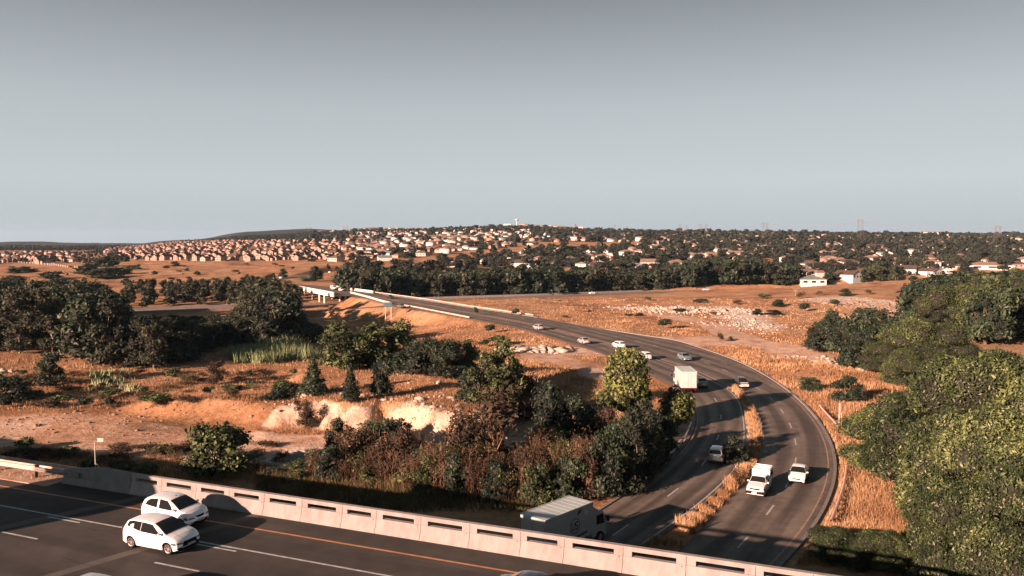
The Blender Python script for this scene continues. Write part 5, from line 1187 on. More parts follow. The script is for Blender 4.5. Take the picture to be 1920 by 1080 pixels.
# choose the individuals that show largest; the rest become one mass
TREEK = ('gum', 'dark', 'olive', 'brown', 'town', 'coni', 'big', 'round0', 'glossy')
trees = [s for s in SPEC if s['k'].startswith(TREEK)]; others = [s for s in SPEC if not s['k'].startswith(TREEK)]
trees.sort(key=lambda s: (-int(s['force']), -s['app'])); print('plants', len(trees), len(others), 'houses', len(HSPEC))
def refine(s):
    g = s['group']
    if not g or not g.startswith(('trees of the wood', 'tree belt', 'trees behind', 'garden', 'trees of the left')): return
    x, y, z = s['p']; px = 960 + F * x / y; h = PROTO[s['k']].h * s['sz']; a = 'tall' if h > 12 else ('low' if h < 7 else 'middling'); kd = {'gum': 'gum tree', 'dar': 'bushy tree', 'oli': 'olive leaved tree', 'big': 'rounded tree', 'tow': 'garden tree'}[s['k'][:3]]
    if g == 'trees of the wood at left': w_ = ('at its grassy front' if y < 185 else ('in its middle' if y < 250 else 'on its freeway side')) + (' near the left edge' if px < 130 else (' by the reeds' if px > 400 else '')); s['label'] = '%s dark %s of the left wood %s' % (a, kd, w_)
    elif g == 'tree belt behind the freeway': s['label'] = '%s %s of the belt behind the freeway %s' % (a, kd, 'next to the far bridge' if px < 780 else ('left of the rubble field' if px < 1150 else ('behind the rubble field' if px < 1350 else 'near the white house')))
    elif g == 'trees of the wood at right': s['label'] = '%s %s of the right hand wood %s' % (a, kd, 'at its front by the near mass' if y < 260 else ('in its middle' if y < 380 else 'at its back below the suburb'))
    elif g == 'garden trees of the suburb': s['label'] = '%s dark garden tree in the suburb behind the belt %s' % (a, 'at left' if px < 1000 else ('in the middle' if px < 1450 else 'at right'))
    s['label'] = s['label'][:120]
def third(px, a, b, names): return names[0] if px < a else (names[1] if px < b else names[2])
for s in others:
    px = 960 + F * s['p'][0] / s['p'][1]; g = s['group']
    if g == 'dry shrubs behind the parapet': s['label'] = {'t': 'tall twiggy brown shrub', 's': 'rounded leafy shrub'}[s['k'][0]] + ' in the thicket behind the parapet ' + third(px, 760, 1000, ('at its left end', 'below the red leafed tree', 'near the grey box truck'))
    elif g == 'low shrubs along the highway bank': s['label'] = 'low dry shrub along the shaded highway bank ' + third(px, 180, 340, ('left of the small sign', 'right of the small sign', 'by the glossy leaved tree'))
    elif g == 'low shrubs above the dirt clearing': s['label'] = 'low ' + {'0': 'dark', '1': 'olive', '2': 'brown'}[s['k'][-1]] + ' shrub above the dirt clearing ' + third(px, 130, 380, ('at the left edge', 'below the left wood', 'left of the pale bank'))
    elif g == 'shrubs on the rubble strewn field': s['label'] = 'dark shrub on the rubble strewn field ' + third(px, 1240, 1450, ('at its left', 'among the white stones', 'towards the dark evergreens'))
for s in trees[:292]: refine(s)
IND = trees[:292]; REST = trees[292:]
def spawn(s):
    p = PROTO[s['k']]
    if p.tree is None: p.tree = tree_of(p.root)
    o = p.root if not p.used else copy_tree(p.tree); p.used = True
    o.location = s['p']; o.rotation_euler = (0, 0, s['r']); o.scale = (s['sxy'], s['sxy'], s['sz'])
    tag(o, s['label'], p.cat, s['group'])
    if not s['group'] and 'group' in o: del o['group']
    return o
for s in IND + others: spawn(s)
def thin(p, frac, grow):
    """lighter version of a crown for plants far away"""
    m = p.MI == 0; lv = p.Q[m]; keep = np.sort(rng.choice(len(lv), max(30, int(len(lv) * frac)), replace=False)); lv = lv[keep]
    V = p.V[lv]; c = V.mean(1, keepdims=True); V = c + (V - c) * grow; n = len(lv); cq = p.Q[~m]
    V2 = np.vstack([V.reshape(-1, 3), p.V]); Q2 = np.vstack([np.arange(4 * n).reshape(n, 4), cq + 4 * n]); return V2, Q2, np.r_[np.zeros(n, int), np.ones(len(cq), int)]
def compact(V, Q, MI):
    u, inv = np.unique(Q, return_inverse=True); return V[u], inv.reshape(Q.shape), MI
LOD = {}
def mass(specs, name, label):
    VS = []; QS = []; MS = []; b = 0; mats = []
    for s in specs:
        p = PROTO[s['k']]; far = math.hypot(s['p'][0], s['p'][1]); lv = 0 if far < 800 else (1 if far < 1400 else 2)
        key = (s['k'], lv)
        if key not in LOD:
            nl = len(p.Q[p.MI == 0]); tgt = (800, 160, 60)[lv]; f = min(1, tgt / nl); LOD[key] = compact(*thin(p, f, math.sqrt(1 / f) * (1, .95, 1.0)[lv]))
        V, Q_, MI = LOD[key]; ca, sa = math.cos(s['r']), math.sin(s['r']); W_ = V * np.array([s['sxy'], s['sxy'], s['sz']])
        W_ = np.stack([W_[:, 0] * ca - W_[:, 1] * sa, W_[:, 0] * sa + W_[:, 1] * ca, W_[:, 2]], 1) + np.array(s['p'])
        mi = []
        for q in p.mats:
            if q not in mats: mats.append(q)
            mi.append(mats.index(q))
        VS.append(W_); QS.append(Q_ + b); MS.append(np.array(mi)[MI]); b += len(V)
    o = quadtri_mesh(name, np.vstack(VS), np.vstack(QS), np.concatenate(MS), mats); tag(o, label, 'trees', kind='stuff'); print(name, b)
    return o
mass(REST, 'distant_trees', 'mass of dark trees filling the far suburb and the slopes up to the skyline')
for k, p in PROTO.items():
    if not p.used:
        for c_ in kids_of(p.root): bpy.data.objects.remove(c_)
        bpy.data.objects.remove(p.root)
# ------------------------------------------------------------------ houses
HP_ = {}
def gable(w_, d, h, rise, ov=.4):
    mb = MB(); mb.add([(-w_ / 2 - ov, -d / 2 - ov, h - .15), (0, -d / 2 - ov, h + rise), (w_ / 2 + ov, -d / 2 - ov, h - .15), (-w_ / 2 - ov, d / 2 + ov, h - .15), (0, d / 2 + ov, h + rise), (w_ / 2 + ov, d / 2 + ov, h - .15),
                      (-w_ / 2 - ov, -d / 2 - ov, h - .4), (0, -d / 2 - ov, h + rise - .3), (w_ / 2 + ov, -d / 2 - ov, h - .4), (-w_ / 2 - ov, d / 2 + ov, h - .4), (0, d / 2 + ov, h + rise - .3), (w_ / 2 + ov, d / 2 + ov, h - .4)],
                     [(0, 1, 4, 3), (1, 2, 5, 4), (0, 6, 7, 1), (1, 7, 8, 2), (3, 4, 10, 9), (4, 5, 11, 10), (0, 3, 9, 6), (2, 8, 11, 5), (6, 9, 10, 7), (7, 10, 11, 8)]); return mb
def hip(w_, d, h, rise, ov=.5):
    x, y = w_ / 2 + ov, d / 2 + ov; r = max(0, x - y); mb = MB()
    mb.add([(-x, -y, h), (x, -y, h), (x, y, h), (-x, y, h), (-r, 0, h + rise), (r, 0, h + rise), (-x, -y, h - .2), (x, -y, h - .2), (x, y, h - .2), (-x, y, h - .2)], [(0, 1, 5, 4), (1, 2, 5), (2, 3, 4, 5), (3, 0, 4), (0, 6, 7, 1), (1, 7, 8, 2), (2, 8, 9, 3), (3, 9, 6, 0), (6, 9, 8, 7)]); return mb
def house(key, kind, w_, d, h, rise, wm, rm, name='house', wing=None):
    root = empty(name); mb = MB()
    mb.box((0, 0, h / 2 - 1.5), (w_, d, h + 3))
    if kind == 'gable':
        mb.add([(-w_ / 2, -d / 2, h), (w_ / 2, -d / 2, h), (0, -d / 2, h + rise - .15), (-w_ / 2, d / 2, h), (w_ / 2, d / 2, h), (0, d / 2, h + rise - .15)], [(0, 1, 2), (3, 5, 4), (0, 2, 5, 3), (1, 4, 5, 2)])
    if wing: mb.box((wing[0], wing[1], h * .35 - 1.5), (wing[2], wing[3], h * .7 + 3))
    mb.build('wall', M[wm], root); rf = (gable if kind == 'gable' else hip)(w_, d, h + .02, rise)
    if wing:
        r2 = gable(wing[2], wing[3], h * .7 + .02, rise * .7); rf.add([(v[0] + wing[0], v[1] + wing[1], v[2]) for v in r2.v], r2.f)
    ro = rf.build('roof', M[rm], root)
    if name == 'house' and kind == 'gable': MB().box((w_ * .22, d * .2, h + rise * .9), (.7, .7, 1.6)).build('chimney', M[wm], ro)
    n = 2 if w_ < 10 else 3
    for lv in range(2 if h > 4.5 else 1):
        for i in range(n):
            x = (i - (n - 1) / 2) * w_ / n
            for s_ in (-1, 1): MB().box((x, s_ * (d / 2 + .03), 1.6 + 2.7 * lv), (1.3, .08, 1.2)).build('window', M['pane'], root)
    p = PT(); p.root = root; p.used = False; p.tree = None; HP_[key] = p; p.kind = kind
    p.data = [(c_, M[wm] if c_.name.startswith('wall') else (M[rm] if c_.name.startswith('roof') else M['pane'])) for c_ in kids_of(root) if c_.name.startswith(('wall', 'roof'))]
house('th0', 'gable', 7, 9, 5.3, 2.0, 'wall0', 'roof0', 'townhouse'); house('th1', 'gable', 7.5, 9.5, 5.2, 2.2, 'wall1', 'roof1', 'townhouse', (5.5, 0, 4.5, 6)); house('th2', 'gable', 8, 10, 3.4, 2.2, 'wall2', 'roof1', 'townhouse'); house('th3', 'gable', 6.5, 9, 5.4, 1.9, 'wall0', 'roof3', 'townhouse', (-5, 1, 4, 6))
house('hip0', 'hip', 15, 11, 3, 2.6, 'wall1', 'rooft', 'house'); house('hip1', 'hip', 17, 11, 3, 2.8, 'wallw', 'roof3', 'house'); house('hip2', 'hip', 14, 10, 3.2, 2.4, 'wall2', 'roof1', 'house'); house('hip3', 'hip', 13, 10, 5.6, 2.2, 'wallw', 'rooft', 'house')
house('gab0', 'gable', 10, 15, 3.1, 2.6, 'wallw', 'roof2', 'house', (7, 2, 6, 7)); house('gab1', 'gable', 9, 13, 3.2, 2.8, 'wall2', 'rooft', 'house'); house('whi0', 'gable', 11, 14, 3.2, 2.2, 'wallw', 'roofg', 'house')
HSPEC.sort(key=lambda s: math.hypot(s['p'][0], s['p'][1]) * (1.25 if s['zone'] == 'suburb' else 1))
KIND_D = {'th0': 'two storey gabled townhouse with dark roof', 'th1': 'tan gabled townhouse with a lower side wing', 'th2': 'single storey gabled townhouse with pale walls', 'th3': 'tall narrow townhouse with lean wing',
 'hip0': 'bungalow with tan hipped roof', 'hip1': 'long white walled bungalow with brown hipped roof', 'hip2': 'small bungalow with brown hipped roof', 'hip3': 'two storey white house with tan hipped roof', 'gab0': 'white gabled house with a side wing', 'gab1': 'pale gabled house with tan roof', 'whi0': 'white gabled house with grey roof'}
ZD = {'estate': 'in the estate above the orange slope', 'left': 'at the far left', 'suburb': 'in the suburb behind the tree belt', 'town': 'on the town slope near the skyline'}
nI = 0; HREST = []
for s in HSPEC:
    p = HP_[s['k']]
    if nI < 285:
        if p.tree is None: p.tree = tree_of(p.root)
        o = p.root if not p.used else copy_tree(p.tree); p.used = True; nI += 1
        o.location = s['p']; o.rotation_euler = (0, 0, s['r']); o.scale = (s['s'],) * 3
        tag(o, KIND_D[s['k']] + ' ' + ZD[s['zone']], 'house', 'houses: ' + KIND_D[s['k']] + ' ' + s['zone'])
    else: HREST.append(s)
VS = []; QS = []; MI = []; mats = []; b = 0
for s in HREST:
    ca, sa = math.cos(s['r']), math.sin(s['r'])
    for ob, mt in HP_[s['k']].data:
        me = ob.data; V = np.empty(len(me.vertices) * 3, np.float32); me.vertices.foreach_get('co', V); V = V.reshape(-1, 3) * s['s']
        V = np.stack([V[:, 0] * ca - V[:, 1] * sa, V[:, 0] * sa + V[:, 1] * ca, V[:, 2]], 1) + np.array(s['p'])
        if mt not in mats: mats.append(mt)
        fs = [list(f.vertices) for f in me.polygons]; q = np.array([f + [f[-1]] * (4 - len(f)) for f in fs if len(f) <= 4]); VS.append(V); QS.append(q + b); MI.append(np.full(len(q), mats.index(mt))); b += len(V)
if VS: tag(quadtri_mesh('distant_houses', np.vstack(VS), np.vstack(QS), np.concatenate(MI), mats), 'countless small pale houses on the slopes up to the skyline', 'houses', kind='stuff')
# ------------------------------------------------------------------ larger far buildings
def g_at(px, py_, Y):
    x = (px - 960) / F * Y; return x, Y, gz(x, Y)
def big_building(name, px, Y, wpx, ptop, pbase, d, wm, rm, rise, label, cat, rot=0, kind='gable', wins=0, roofname='roof', group=None):
    x = (px - 960) / F * Y; zt = htop(px, ptop, Y); zb_ = htop(px, pbase, Y); W_ = wpx * Y / F; h = zt - zb_ - rise
    root = empty(name, (x, Y, zb_), rot); MB().box((0, 0, h / 2 - 4), (W_, d, h + 8)).build('wall', M[wm], root)
    if kind == 'gable':
        r_ = gable(d, W_, h, rise, .5); r_.v = [(v[1], v[0], v[2]) for v in r_.v]; r_.build('roof', M[rm], root)
        MB().add([(W_ / 2 + .02, -d / 2, h - .5), (W_ / 2 + .02, d / 2, h - .5), (W_ / 2 + .02, 0, h + rise - .3)], [(0, 1, 2)]).build('gable_end', M[wm], root)
    elif kind == 'hip': hip(W_, d, h + .02, rise).build('roof', M[rm], root)
    else: MB().box((0, 0, h + rise / 2), (W_ + .6, d + .6, rise)).build('roof', M[rm], root)
    for i in range(wins): MB().box(((i - (wins - 1) / 2) * W_ / wins, -d / 2 - .05, h * .55), (W_ / wins * .5, .12, h * .35)).build('window', M['pane'], root)
    return tag(root, label, cat, group)
big_building('warehouse', 893, 1480, 170, 441, 449, 30, 'wallw', 'rooft', 3.5, 'long low warehouse with white walls on the crest of the grass slope', 'warehouse', wins=8)
big_building('warehouse', 965, 1470, 26, 439.5, 449, 34, 'wallw', 'wallw', 4, 'bright white gable ended shed at the right end of the long warehouse', 'warehouse')
for i, (px, w_, y0, y1, Y) in enumerate([(690, 60, 446, 453, 1500), (745, 70, 445, 453, 1520), (800, 60, 446, 454, 1450), (850, 60, 449, 457, 1400), (720, 60, 451, 460, 1350), (780, 70, 452, 461, 1300), (840, 50, 455, 464, 1220), (885, 40, 454, 461, 1250)]):
    big_building('apartment_block', px, Y, w_, y0, y1, 22, 'wall2', 'rooft', 4.0, 'tan hip roofed apartment block in the terraces left of the long warehouse', 'apartment block', kind='hip', wins=6, group='tan apartment terraces')
for i, (px, w_, y0, y1) in enumerate([(951, 13, 419, 430), (981, 14, 420, 430), (1005, 16, 421, 431), (1026, 15, 422, 431), (1045, 14, 423, 432), (1058, 12, 424, 432), (1082, 20, 424.5, 433), (935, 10, 422, 430), (968, 9, 421, 430)]):
    big_building('apartment_block', px, 3350, w_, y0, y1, 25, ('wallw', 'wall2', 'concrete_dark')[i % 3], 'roofg', 1.5, 'flat roofed tower of flats in the row along the skyline', 'apartment block', kind='flat', wins=3, group='flats along the skyline')
for (px, w_, y0, y1, Y, lb) in [(1235, 70, 433, 440, 2300, 'long white shed on the skyline left of the pylons'), (1275, 16, 431, 441, 2200, 'white block beneath the leftmost pair of pylons'), (1445, 26, 436, 443, 1900, 'flat pink building near the middle pylons'), (1745, 34, 434, 440, 1900, 'pale flat building on the right skyline'), (1105, 22, 433, 441, 1900, 'white tiered building in the town'), (1190, 40, 432, 440, 2200, 'pale shed at the skyline dip')]:
    big_building('commercial_building', px, Y, w_, y0, y1, 20, 'wallw', 'rooft', 1.5, lb, 'building', kind='flat', wins=3)
for (px, py, w_, ht_, wm, rm, kd, lb) in [(1520, 533, 46, 17, 'wallw', 'roofg', 'hip', 'white house with broad grey roof behind the open field'), (1528, 517, 28, 10, 'wallw', 'rooft', 'gable', 'pale roofed house behind the white grey roofed house'), (1480, 530, 30, 12, 'wall3', 'roof3', 'gable', 'small brown house left of the white grey roofed house'), (1220, 500, 36, 15, 'wallw', 'rooft', 'gable', 'pink two storey house with square windows above the tree belt'), (1378, 482, 22, 12, 'wallw', 'rooft', 'gable', 'bright white walled house above the dark tall trees'), (1302, 482, 32, 12, 'wall2', 'rooft', 'hip', 'tan roofed house left of the tall dark trees'), (1265, 470, 26, 9, 'wall0', 'roof3', 'hip', 'brown roofed house with pale wall in the suburb'), (1740, 512, 66, 13, 'wallw', 'rooft', 'hip', 'wide pale house with tan roof on the right'), (1855, 505, 74, 14, 'wallw', 'rooft', 'hip', 'large tan roofed house near the right edge'), (848, 500, 14, 11, 'wallw', 'roofg', 'flat', 'small white cube house at the left end of the suburb'), (1590, 498, 30, 12, 'wallw', 'roof1', 'gable', 'white gabled house above the rounded green trees'), (985, 498, 50, 9, 'wall2', 'rooft', 'hip', 'long tan roofed house behind the tree belt'), (1075, 492, 40, 9, 'wallw', 'rooft', 'hip', 'pale roofed house behind the belt in the middle'), (1640, 470, 24, 12, 'wallw', 'roof2', 'flat', 'white boxy house on the right slope')]:
    g = G(px, py)
    if g:
        g = (g[0], g[1], g[2]); big_building('house', px, g[1], w_, py - ht_, py, 14, wm, rm, ht_ * g[1] / F * .38, lb, 'house', random.uniform(-.3, .3), kd, 3)
# water tower
x, y, z = g_at(969, 0, 3300); zt = htop(969, 410.5, 3300)
wt = empty('water_tower', (x, y, z)); tag(wt, 'pale mushroom shaped water tower rising above the skyline flats', 'water tower')
hh = zt - z; mb = MB(); mb.tube((0, 0, -5), (0, 0, hh - 8), 2.6, 1.6, 12); mb.build('shaft', M['wallw'], wt)
mb = MB(); mb.grid([[(r_ * math.cos(t), r_ * math.sin(t), hh + dz) for r_, dz in ((1.6, -9.5), (5, -7), (7.8, -4), (7.8, -2.5), (5.5, -.7), (.1, 0))] for t in np.linspace(0, 2 * math.pi, 25)]); mb.build('tank', M['wallw'], wt)
x, y, z = g_at(1079, 0, 3300); tw = empty('tower', (x, y, z)); tag(tw, 'slim dark tower on the skyline right of the flats', 'tower'); mb = MB(); hh = htop(1079, 419, 3300) - z; mb.box((0, 0, hh / 2 - 3), (5, 5, hh + 6), bev=.4); mb.build('shaft', M['greypaint'], tw); mb = MB(); mb.tube((0, 0, hh - .1), (0, 0, hh + 5), 1.6, .2, 8); mb.build('spire', M['greypaint'], tw)
# ------------------------------------------------------------------ pylons and cables
def pylon(px, Y, top, base_w, kind, label, group):
    x = (px - 960) / F * Y; z = gz(x, Y); h = htop(px, top, Y) - z; root = empty('pylon', (x, Y, z), random.uniform(-.1, .1)); mb = MB(); t_ = max(.10, Y * .00007)
    n = 9; legs = []
    for i in range(n + 1):
        f = i / n; w_ = base_w * (1 - .82 * min(1, f * 1.25)) / 2; legs.append([(sx * w_, sy * w_, h * f) for sx, sy in ((-1, -1), (1, -1), (1, 1), (-1, 1))])
    for i in range(n):
        for k in range(4):
            mb.tube(legs[i][k], legs[i + 1][k], t_, t_, 4, False); mb.tube(legs[i][k], legs[i + 1][(k + 1) % 4], t_ * .6, t_ * .6, 3, False); mb.tube(legs[i + 1][k], legs[i + 1][(k + 1) % 4], t_ * .6, t_ * .6, 3, False)
    mb.build('tower_frame', M['steel_dark'], root)
    for f, L_ in ((.72, .20), (.85, .26), (.97, .17)):
        a = MB(); wz = h * f; e = h * L_
        for s_ in (-1, 1): a.tube((0, 0, wz - h * .03), (s_ * e, 0, wz), t_ * .8, t_ * .5, 4, False); a.tube((0, 0, wz + h * .03), (s_ * e, 0, wz), t_ * .8, t_ * .5, 4, False); a.tube((s_ * e, 0, wz), (s_ * e, 0, wz - h * .05), t_ * .6, t_ * .6, 4, False)
        a.build('cross_arm', M['steel_dark'], root)
    tag(root, label, 'pylon', group); return (x, Y, z + h * .95)
py = []
for px, Y, top, lb in [(1274, 1700, 421, 'pylon of the leftmost close pair on the skyline, left one'), (1286, 1750, 422, 'pylon of the leftmost close pair on the skyline, right one'), (1312, 1650, 420, 'pylon of the second close pair, left one'), (1323, 1700, 420.5, 'pylon of the second close pair, right one'), (1430, 1500, 417, 'pylon of the middle pair, left one'), (1437, 1550, 417.5, 'pylon of the middle pair, right one'), (1608, 1350, 411, 'tallest pylon of the pair right of centre, left one'), (1615, 1400, 411.5, 'tallest pylon of the pair right of centre, right one'), (1865, 1150, 423, 'lattice pylon near the right edge, left one'), (1873, 1200, 423.5, 'lattice pylon near the right edge, right one'), (576, 4200, 426, 'tiny pylon on the far left hill, first'), (584, 4200, 426, 'tiny pylon on the far left hill, second'), (645, 4000, 423, 'tiny pylon above the estate, left of two'), (652, 4000, 423, 'tiny pylon above the estate, right of two'), (1152, 2500, 421, 'tiny pylon on the skyline right of the flats'), (1175, 2500, 423, 'tiny pylon at the skyline dip')]:
    py.append(pylon(px, Y, top, 7 if Y < 3000 else 9, 0, lb, 'pylons along the skyline'))
def cable(a, b, sag, label):
    pts = [(a[0] + (b[0] - a[0]) * t, a[1] + (b[1] - a[1]) * t, a[2] + (b[2] - a[2]) * t - sag * 4 * t * (1 - t)) for t in np.linspace(0, 1, 17)]
    mb = MB()
    for p, q in zip(pts[:-1], pts[1:]): mb.tube(p, q, .09, .09, 4, False)
    tag(mb.build('power_cable', M['steel_dark']), label, 'power cable', 'power cables between the pylons')
for i, j in ((0, 2), (2, 4), (4, 6), (6, 8), (1, 3), (3, 5), (5, 7), (7, 9)):
    cable(py[i], py[j], 9, 'thin sagging power cable strung between the skyline pylons')
e = (py[8][0] + 500, py[8][1] - 200, py[8][2] - 2); cable(py[8], e, 9, 'thin sagging power cable leaving the view at the right')
# ------------------------------------------------------------------ far bridge
def lineseg(mb, p, q, w_, z0, z1, cap=0):
    p = np.array(p[:2]); q = np.array(q[:2]); d = (q - p) / np.linalg.norm(q - p); n = np.array([-d[1], d[0]]) * w_ / 2
    vs = [(*(c + s_ * n), z) for z in (z0, z1) for c, s_ in ((p, -1), (q, -1), (q, 1), (p, 1))]; mb.add(vs, [(0, 3, 2, 1), (4, 5, 6, 7), (0, 1, 5, 4), (1, 2, 6, 5), (2, 3, 7, 6), (3, 0, 4, 7)]); return mb
bA, bB = P(626, 552.5, 0), P(561, 540, 0); rA, rB = P(700, 549.7, 0), P(620, 538.6, 0)
fb = empty('road_bridge', (0, 0, 0)); tag(fb, 'low white concrete bridge carrying the road over the freeway', 'bridge')
lineseg(MB(), bA, bB, .5, -1.1, 1.15).build('parapet', M['white_conc'], fb); lineseg(MB(), rA, rB, .5, -.2, 1.15).build('parapet', M['white_conc'], fb)
mb = MB(); v = [(*bA[:2], -.9), (*rA[:2], -.9), (*rB[:2], -.9), (*bB[:2], -.9), (*bA[:2], -.02), (*rA[:2], -.02), (*rB[:2], -.02), (*bB[:2], -.02)]
mb.add(v, [(0, 3, 2, 1), (4, 5, 6, 7), (0, 1, 5, 4), (1, 2, 6, 5), (2, 3, 7, 6), (3, 0, 4, 7)]); mb.build('deck', M['asph'], fb)
for f in (.28, .42, .62, .86):
    c_ = bA * (1 - f) + bB * f; r_ = rA * (1 - f) + rB * f; mb = MB(); mb.tube((c_[0] + .5, c_[1] + .8, -7), (c_[0] + .5, c_[1] + .8, -.92), .55, n=10); mb.tube((*(c_ * .4 + r_ * .6)[:2], -7), (*(c_ * .4 + r_ * .6)[:2], -.92), .55, n=10); mb.build('pier', M['white_conc'], fb)
# low kerb walls and guard rails along the upper road
gw = smooth_pl(PL([(657, 549.5), (690, 558), (715, 565.5), (732, 570)], 0), 20, 2)
mb = MB(); [lineseg(mb, gw[i], gw[i + 1], .3, -.1, .75) for i in range(len(gw) - 1)]; tag(mb.build('roadside_barrier', M['white_conc']), 'low white barrier along the left side of the road before the far bridge', 'barrier')
gw = smooth_pl(PL([(752, 573.5), (775, 577), (800, 582), (880, 597.5)], 0), 26, 2)
mb = MB(); [lineseg(mb, gw[i], gw[i + 1], .2, .25, .65) for i in range(len(gw) - 1)]; [lineseg(mb, gw[i], gw[i] + np.array([.1, .1, 0]), .12, -.5, .6) for i in range(0, len(gw), 2)]; tag(mb.build('roadside_barrier', M['rust']), 'pale guardrail along the left edge of the straight road', 'barrier')
gw = smooth_pl(PL([(700, 549), (800, 562.5), (880, 575.5), (1000, 593)], 0), 40, 2)
mb = MB(); [lineseg(mb, gw[i], gw[i + 1], .2, .25, .6) for i in range(len(gw) - 1)]; [lineseg(mb, gw[i], gw[i] + np.array([.1, .1, 0]), .12, -.5, .55) for i in range(0, len(gw), 2)]; tag(mb.build('roadside_barrier', M['rust']), 'pale guardrail along the right edge of the straight road', 'barrier')
for off_, h_, a_, b_, lb in ((7.2, .9, 205, 460, 'pale concrete barrier along the far side of the freeway at left'), (-7.2, .7, 205, 460, 'pale concrete barrier along the near side of the freeway at left'), (7.2, .9, 780, 1240, 'pale concrete barrier along the far side of the freeway before the tree belt')):
    pxs_ = FW[:, 0] / FW[:, 1] * F + 960; gw = off(FW, -off_)[(pxs_ > a_) & (pxs_ < b_)]; mb = MB(); [lineseg(mb, gw[i], gw[i + 1], .4, FZ - .3, FZ + h_) for i in range(len(gw) - 1)]; tag(mb.build('freeway_barrier', M['concrete']), lb, 'barrier')
# blue road sign
q = P(728, 583, 0); z0 = gz(q[0], q[1]); rs_ = empty('road_sign', (q[0], q[1], z0)); tag(rs_, 'blue direction sign board on two posts beside the straight road', 'sign')
zt = htop(728, 567, q[1]) - z0; wS = 15 * q[1] / F
MB().box((0, 0, zt - .8), (wS, .12, 1.7), bev=.02).build('board', M['sign_blue'], rs_)
for s_ in (-1, 1): MB().tube((s_ * wS * .35, .1, -1), (s_ * wS * .35, .1, zt - .3), .09, n=6).build('post', M['steel'], rs_)
# right verge: tall pole with a narrow plate, leaning rail, guard rail
q = P(1573, 800, 0); zt = htop(1573, 756, q[1]); pl_ = empty('marker_pole', (q[0], q[1], gz(q[0], q[1]))); tag(pl_, 'pale upright pole with a narrow plate beside the large bush outside the curve', 'pole')
MB().tube((0, 0, -.3), (0, 0, zt), .07, n=8).build('post', M['white_conc'], pl_); MB().box((0, -.1, zt - .8), (.22, .05, 1.5), bev=.01).build('plate', M['sign_back'], pl_); MB().tube((.3, 0, -.3), (.3, 0, zt * .6), .05, n=6).build('stay', M['rust'], pl_)
for pts, lb in (([(1537, 765), (1550, 782), (1572, 808)], 'weathered guardrail on the outer verge above the big trees'), ([(1588, 880), (1583, 915), (1572, 950), (1558, 986)], 'long low rail along the dry grass slope outside the curve')):
    gw = smooth_pl(PL(pts, 0), 14, 2); r_ = empty('verge_guardrail', tuple(gw[0])); mb = MB(); zz = [gz(p[0], p[1]) for p in gw]
    for i in range(len(gw) - 1):
        p, q = gw[i], gw[i + 1]; mb.tube((p[0], p[1], zz[i] + .55), (q[0], q[1], zz[i + 1] + .55), .13, .13, 6, False)
    wpart(mb, 'rail_beam', M['rust'], r_)
    for i in range(0, len(gw), 2): mb = MB(); mb.tube((gw[i][0], gw[i][1], zz[i] - .2), (gw[i][0], gw[i][1], zz[i] + .6), .07, n=6); wpart(mb, 'rail_post', M['bark'], r_)
    tag(r_, lb, 'guardrail')
gw = smooth_pl(PL([(1212, 908), (1250, 872), (1268, 857), (1292, 829), (1303, 800)], 0), 20, 2); r_ = empty('verge_guardrail', tuple(gw[0])); mb = MB()
for i in range(len(gw) - 1): mb.tube((gw[i][0] - .5, gw[i][1], .55), (gw[i + 1][0] - .5, gw[i + 1][1], .55), .10, .10, 6, False)
wpart(mb, 'rail_beam', M['steel'], r_)
for i in range(0, len(gw), 2): mb = MB(); mb.tube((gw[i][0] - .5, gw[i][1], -.2), (gw[i][0] - .5, gw[i][1], .5), .06, n=6); wpart(mb, 'rail_post', M['bark'], r_)
tag(r_, 'thin steel guardrail on the inside of the curve by the dark thicket', 'guardrail')
# fence posts along the edge of the estates
def fence(pts, n, label, h=1.7):
    xy = [G(*p) for p in pts]; xy = [p for p in xy if p]
    if len(xy) < 2: return
    q = resample(np.array(xy), n); root = empty('fence', tuple(q[0])); tag(root, label, 'fence')
    for p in q: mb = MB(); z = gz(p[0], p[1]); mb.box((p[0], p[1], z + h / 2), (.35, .3, h + .3)); wpart(mb, 'post', M['white_conc'], root)
    mb = MB()
    for a, b in zip(q[:-1], q[1:]): mb.tube((a[0], a[1], gz(a[0], a[1]) + h * .8), (b[0], b[1], gz(b[0], b[1]) + h * .8), .06, .06, 4, False)
    wpart(mb, 'rail', M['rust'], root)
fence([(35, 493), (90, 497), (145, 503)], 24, 'row of pale fence posts along the edge of the grass at far left')
fence([(690, 489), (760, 480), (820, 470)], 26, 'line of pale fence posts climbing the slope left of the warehouse')
# ------------------------------------------------------------------ rubble
def rocks(name, pts, n, spread, smin, smax, label, kind='stuff', m='rock', flat=.55):
    VS = []; QS = []; b = 0; pts = np.array([P(*p)[:2] for p in pts]); V0, T0 = ICO1
    for i in range(n):
        t = rng.random() * (len(pts) - 1); k = int(t); c = pts[k] * (1 - t + k) + pts[k + 1] * (t - k); c = c + rng.normal(size=2) * np.array(spread)
        if float(road_out(np.array([c[0]]), np.array([c[1]]))[0]) < 1.0: continue
        s = rng.uniform(smin, smax) * (1 if rng.random() > .08 else 2); sc_ = np.array([s * rng.uniform(.7, 1.5), s * rng.uniform(.6, 1.1), s * flat * rng.uniform(.6, 1.3)]); V = V0 * (1 + .28 * rng.normal(size=(len(V0), 1))) * sc_
        a = rng.random() * 6.28; ca, sa = math.cos(a), math.sin(a); V = np.stack([V[:, 0] * ca - V[:, 1] * sa, V[:, 0] * sa + V[:, 1] * ca, V[:, 2]], 1)
        hz = 0
        V = V + np.array([c[0], c[1], gz(c[0], c[1]) + s * flat * .3]); VS.append(V); QS.append(T0 + b); b += len(V)
    o = mesh_np(name, np.vstack(VS), np.vstack(QS), M[m]); tag(o, label, 'rubble', kind=kind)
